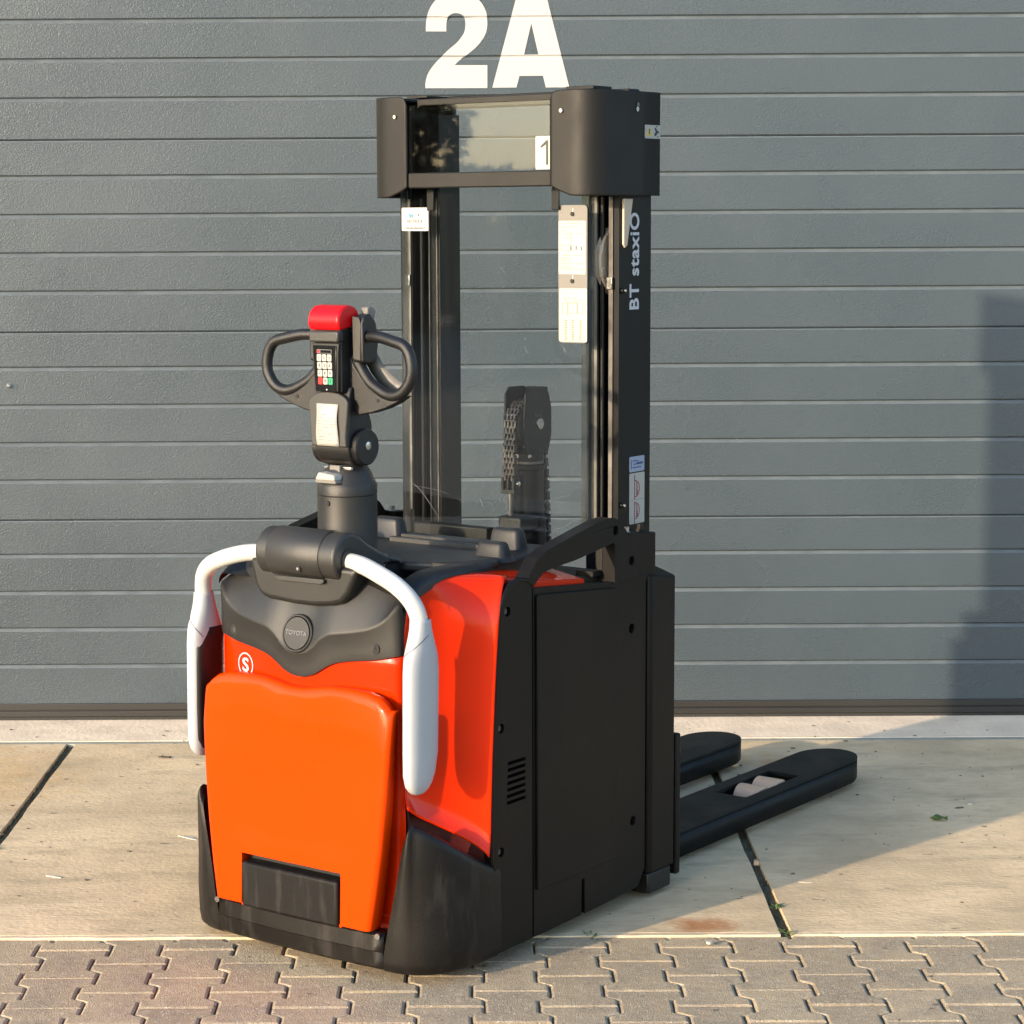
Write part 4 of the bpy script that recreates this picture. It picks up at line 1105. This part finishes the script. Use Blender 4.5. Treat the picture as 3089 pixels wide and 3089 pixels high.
# scratches worn into the screens
def scratches(name, L_, y):
    bm = bmesh.new()
    for pts, w in L_:
        P = catmull([(x, y, z) for x, z in pts], 4); add_tube(bm, P, lambda q: w*(.3+.7*math.sin(max(.05, q*3.1))), 5)
    return link(name, frombm(bm, name), 'print_grey', T)
scratches('scratch', [([(-.262, 1.015), (-.22, .985), (-.168, .925)], .0007), ([(-.25, 1.0), (-.18, .995), (-.13, .985)], .0004),
    ([(-.005, 1.29), (-.001, 1.28)], .0008), ([(.10, 1.385), (.104, 1.378)], .0008), ([(.098, 1.365), (.104, 1.352), (.11, 1.345)], .0008), ([(.165, 1.345), (.172, 1.33), (.186, 1.322)], .0009),
    ([(-.04, .985), (-.033, .972), (-.028, .96)], .0010), ([(.18, .99), (.205, 1.002), (.235, 1.008)], .0006), ([(-.03, 1.19), (-.026, 1.18)], .0006), ([(.03, 1.21), (.04, 1.195)], .0005),
    ([(-.10, 1.60), (-.06, 1.585)], .0003), ([(.02, 1.56), (.05, 1.53)], .0003), ([(.0, .93), (.03, .915), (.06, .905)], .0004), ([(.15, .93), (.20, .925), (.24, .945)], .0005)], .7484)
scratches('scratch', [([(.055, 1.885), (.06, 1.865)], .0005), ([(.064, 1.888), (.07, 1.866)], .0005), ([(.075, 1.885), (.078, 1.870)], .0004)], .6966)

# --- stickers and plates
pl = prism('capacity_plate', rrect(.200, .283, 1.375, 1.701, .010), 'y', .7455, .7475, 'plate', T, bevel=.0006)
l1 = prism('upper_label', rrect(.2015, .279, 1.538, 1.664, .003), 'y', .7445, .7453, 'paper', pl)
l2 = prism('lower_label', rrect(.2035, .283, 1.378, 1.505, .003), 'y', .7445, .7453, 'paper', pl)
lines('label_print', l1, .207, .274, 1.55, 1.582, 6, .7444, 'print_orange', .0010)
lines('label_print', l1, .207, .272, 1.625, 1.657, 5, .7444, 'print_orange', .0009)
boxes('label_diagram', [(.2375, .2385, .7440, .7444, 1.612, 1.640), (.208, .236, .7440, .7444, 1.606, 1.6068), (.208, .236, .7440, .7444, 1.594, 1.5948), (.208, .2088, .7440, .7444, 1.594, 1.606)], 'print_orange', l1)
boxes('label_figures', [(.236, .2385, .7438, .7444, 1.594, 1.606), (.251, .2532, .7438, .7444, 1.595, 1.605), (.266, .268, .7438, .7444, 1.594, 1.603)], 'print_dark', l1)
def framebox(x0, x1, z0, z1, w=.0007): return [(x0, x1, .7440, .7444, z0, z0+w), (x0, x1, .7440, .7444, z1-w, z1), (x0, x0+w, .7440, .7444, z0+w, z1-w), (x1-w, x1, .7440, .7444, z0+w, z1-w)]
boxes('label_diagram', framebox(.229, .255, 1.445, 1.470)+framebox(.222, .250, 1.471, 1.482)+framebox(.256, .272, 1.444, 1.478)+framebox(.213, .228, 1.443, 1.472), 'print_orange', l2)
bs = []
for cx in (.220, .240, .262):
    for i in range(9): bs.append((cx, cx+.004+.002*rd.random(), .7440, .7444, 1.383+.0055*i, 1.383+.0055*i+.0030))
boxes('label_table', bs, 'print_orange', l2)
for z in (1.680, 1.522):
    lathe('plate_screw', [(.0052, 0), (.0052, .0022), (.003, .003)], (.241, .7430, z), 'guard', pl, 'y', 12)
    box('plate_slot', .2405, .2425, .7452, .7456, z+.004, z+.014, 'print_white', pl)
dl = prism('dealer_sticker', rrect(-.277, -.193, 1.6405, 1.698, .003), 'y', .7475, .7485, 'white_vinyl', T)
text('sticker_word', 'HEFTRUCK', .0125, 'print_grey', dl, (-.235, .7470, 1.664), FRONT, sx=.82)
text('sticker_web', 'www.heftruckspecialist.nl', .0075, 'print_grey', dl, (-.235, .7470, 1.648), FRONT, sx=.80)
boxes('sticker_truck', [(-.254, -.240, .7468, .7474, 1.675, 1.682), (-.236, -.2345, .7468, .7474, 1.675, 1.693), (-.231, -.230, .7468, .7474, 1.677, 1.694), (-.252, -.2505, .7468, .7474, 1.682, 1.692)], 'print_blue', dl)
boxes('sticker_load', [(-.226, -.221, .7468, .7474, 1.677, 1.683), (-.251, -.247, .7468, .7474, 1.672, 1.6748), (-.243, -.239, .7468, .7474, 1.672, 1.6748)], 'print_grey', dl)
one = prism('number_card', rrect(.170, .2275, 1.7845, 1.862, .002), 'y', .6945, .6955, 'paper', T)
prism('numeral_one', [(.184, 1.838), (.186, 1.8345), (.2005, 1.8425), (.2005, 1.795), (.2065, 1.795), (.2065, 1.852), (.2015, 1.852)], 'y', .6938, .6944, 'print_dark', one)
# side lettering, reading upwards
text('mast_lettering', 'BT staxiO', .056, 'print_white', T, (.3277, .8835, 1.449), side_rot(), sx=.94, bold=.0012, align='LEFT')
sb = prism('serial_sticker', rrect(.863, .930, 1.0585, 1.096, .003), 'x', .3273, .3279, 'label_blue', T)
boxes('serial_print', [(.3279, .3283, .870, .8725, 1.066, 1.088)]+[(.3279, .3283, .877+.004*(i % 2), .915-.006*i, 1.068+.008*i, 1.0705+.008*i) for i in range(3)]+[(.3279, .3283, .895, .923, 1.076, 1.0815)], 'print_navy', sb)
ts = prism('inspection_sticker', rrect(.8635, .931, .931, 1.0555, .003), 'x', .3273, .3279, 'paper', T)
for i, zc in enumerate((1.017, .963)):
    bm = bmesh.new(); n = 20
    vo = [bm.verts.new((.3281, .888+.022*math.sin(R(180*k/n)), zc+.021*math.cos(R(180*k/n)))) for k in range(n+1)]
    vi = [bm.verts.new((.3281, .888+.0195*math.sin(R(180*k/n)), zc+.0185*math.cos(R(180*k/n)))) for k in range(n+1)]
    for k in range(n): bm.faces.new((vo[k], vo[k+1], vi[k+1], vi[k]))
    link('mark_ring', frombm(bm, 'mark_ring'), 'print_maroon', ts, solid=.0003)
    lo, hi = (zc-.026, zc+.034) if i == 0 else (zc-.034, zc+.022)
    boxes('mark_bar', [(.3279, .3283, .885, .8878, lo, hi)], 'print_maroon', ts)
    text('mark_word', 'BMWT', .012, 'print_maroon', ts, (.3280, .898, zc), side_rot(), sx=.9, bold=.0002)
boxes('mark_divider', [(.3279, .3282, .868, .928, .9895, .9903)], 'print_grey', ts)
ws = prism('warning_sticker', rrect(.8975, .9655, 1.8575, 1.8895, .002), 'x', .3452, .3458, 'paper', T)
prism('warning_triangle', [(.903, 1.864), (.929, 1.864), (.916, 1.884)], 'x', .3458, .3462, 'print_yellow', ws)
prism('warning_mark', [(.9145, 1.867), (.9175, 1.867), (.918, 1.880), (.914, 1.880)], 'x', .3462, .3465, 'print_dark', ws)
prism('warning_figure', [(.938, 1.866), (.945, 1.863), (.953, 1.871), (.960, 1.870), (.957, 1.876), (.952, 1.876), (.944, 1.884), (.940, 1.881), (.945, 1.874)], 'x', .3458, .3462, 'print_dark', ws)
prism('figure_head', circ(.950, 1.886, .0022, 10), 'x', .3458, .3462, 'print_dark', ws); prism('figure_foot', circ(.955, 1.862, .0022, 10), 'x', .3458, .3462, 'print_dark', ws)

# ---------------------------------------------------------------- forks
def fork(x0, x1):
    w = x1-x0; xm = (x0+x1)/2; r0 = w/2
    tip = [(xm+r0*math.cos(R(180*k/20)), 2.245-.115+.115*math.sin(R(180*k/20))) for k in range(21)]
    out = [(x0, .99), (x1, .99)]+[(a, b) for a, b in tip]
    hole = [(xm-.048, 1.580), (xm-.048, 1.884), (xm+.052, 1.884), (xm+.052, 1.580)]
    f = prism('fork', out, 'z', .078, .090, 'fork', T, bevel=.003, holes=[hole])
    # side skirts: drop narrows towards the tip
    bm = bmesh.new(); full = [(x1, .99)]+tip+[(x0, .99)]
    va, vb = [], []
    for a, b in full:
        dz = interp(b, [(1.0, .020), (1.5, .016), (2.11, .020), (2.18, .028), (2.245, .044)])
        va.append(bm.verts.new((a, b, .084))); vb.append(bm.verts.new((a, b, dz)))
    for k in range(len(full)-1): bm.faces.new((va[k], va[k+1], vb[k+1], vb[k]))
    link('fork_skirt', frombm(bm, 'fork_skirt'), 'fork', f, solid=.008, off=-1, ang=50)
    for xx in (x0+.030, x1-.030): box('fork_web', xx-.004, xx+.004, 1.0, 2.05, .030, .077, 'fork', f)
    for i, yy in enumerate((1.700, 1.800)):
        lathe('load_roller', [(.036, -.040), (.041, -.037), (.041, .037), (.036, .040)], (xm+.002, yy, .052), 'poly', f, 'x', 30)
        lathe('roller_axle', [(.010, -.05), (.010, .05)], (xm+.002, yy, .052), 'steel', f, 'x', 14)
    tube('wheel_bogie', [(xm+.046, 1.66, .060), (xm+.047, 1.75, .079), (xm+.046, 1.85, .062)], .004, 'fork', f, seg=8)
    tube('wheel_bogie', [(xm-.043, 1.66, .060), (xm-.044, 1.75, .079), (xm-.043, 1.85, .062)], .004, 'fork', f, seg=8)
    return f
fork(.106, .288); fork(-.288, -.106)
# drive and castor wheels hidden under the chassis carry the truck
lathe('drive_wheel', [(.095, -.035), (.10, -.03), (.10, .03), (.095, .035)], (-.08, .28, .10), 'step_rubber', T, 'x', 30)
for x in (.25,): lathe('castor_wheel', [(.058, -.02), (.062, -.016), (.062, .016), (.058, .02)], (x, .24, .062), 'step_rubber', T, 'x', 24)

# ================================================================== small things on the ground
def flat(name, x, y, pts, th, m, label, cat, z=.0005, rz=0, group=None):
    bm = bmesh.new(); add_prism(bm, pts, 'z', 0, th); o = link(name, frombm(bm, name), m); o.location = (x, y, z); o.rotation_euler = (R(2), R(3), rz); tag(o, label, cat, group); return o
bm = bmesh.new(); rd = random.Random(21)     # crumpled green leaf
rows = []
for i in range(9):
    q = i/8; w = .014*math.sin(q*3.14)+.0005
    rows.append([(-.024+.048*q, w*(j/2-1)*1.2, .003+.006*abs(j/2-1)+.003*math.sin(q*9+j)) for j in range(5)])
lf = grid('leaf', rows, 'leaf', None, solid=.0006); lf.location = (1.30, 6.235, 0.002); tag(lf, 'small curled green leaf lying on the slab right of the fork tips', 'leaf')
flat('paper_scrap', -1.075, 5.722, [(-.022, .004), (-.008, .007), (.004, .002), (.022, -.004), (.018, -.009), (.002, -.004), (-.010, .0)], .003, 'palebit', 'pale twisted scrap lying on the left slab', 'litter')
flat('paper_scrap', -.775, 6.09, [(-.030, .014), (.010, .010), (.03, -.02), (.012, -.012)], .002, 'palebit', 'white torn paper corner poking out behind the left front wing', 'litter')
flat('pebble', 1.425, 6.413, circ(0, 0, .008, 10, .006), .004, 'palebit', 'tiny white chip lying beyond the green leaf', 'pebble')
flat('twig', 1.385, 6.365, [(-.014, -.003), (.0, -.001), (.013, .006), (.010, .009), (-.004, .004)], .003, 'drybit', 'short brown twig between the white chip and the leaf', 'twig')
flat('twig', .842, 5.641, [(-.017, 0), (-.008, .003), (.003, .0005), (.017, .001), (.004, -.003), (-.008, -.001)], .002, 'palebit', 'pale straw-like splinter on the slab right of the slab joint', 'twig')
flat('pebble', .548, 5.155, circ(0, 0, .007, 9, .008), .006, 'palebit', 'small white stone on the paver below the rusty stain', 'pebble')
flat('dry_leaf', -.965, 7.03, [(-.02, 0), (-.006, .010), (.012, .006), (.022, .012), (.018, -.006), (.0, -.010), (-.014, -.006)], .004, 'drybit', 'dark clump of dry moss behind the left slab joint', 'debris')
flat('brick_chip', .742, 5.83, [(-.008, -.010), (.006, -.008), (.004, .010), (-.007, .008)], .010, 'poly', 'pinkish stone chip lodged in the slab joint by the forks', 'pebble', z=-.006)
# weeds in the joint
def weed(x, y, n, seed, label):
    rd = random.Random(seed); bm = bmesh.new()
    for i in range(n):
        a = rd.random()*6.28; l_ = .008+.012*rd.random(); p = Vector((rd.gauss(0, .006), rd.gauss(0, .010), .0)); d = Vector((math.cos(a), math.sin(a), .5)); s = Vector((-math.sin(a), math.cos(a), 0))*.0028
        bm.faces.new([bm.verts.new(p), bm.verts.new(p+d*l_*.5+s), bm.verts.new(p+d*l_), bm.verts.new(p+d*l_*.5-s)])
    me = bpy.data.meshes.new('weed'); bm.to_mesh(me); bm.free(); o = link('weed', me, 'leaf', None, solid=.0005); o.location = (x, y, -.002); tag(o, label, 'weed', 'weeds in the slab joints')
weed(.742, 5.44, 16, 1, 'tiny green weed growing in the slab joint, the one farther up the joint')
weed(.745, 5.235, 18, 2, 'tiny green weed at the front end of the right slab joint')
weed(.283, 5.222, 12, 3, 'tiny weed at the slab edge beside the truck')
weed(-1.285, 6.0, 14, 4, 'small weed half way along the left slab joint')
# scattered specks of grit: too small to count
bm = bmesh.new(); rd = random.Random(4)
for i in range(260):
    x = rd.uniform(-1.8, 1.9); y = rd.uniform(5.3, 7.5); s = .0015+.0035*rd.random()**3
    add_prism(bm, [(x+s*math.cos(a+rd.random())*1.6, y+s*math.sin(a)) for a in (0, 1.5, 3, 4.5)], 'z', -.001, .001+s*.4)
g = link('grit', frombm(bm, 'grit'), 'drybit'); g['kind'] = 'stuff'
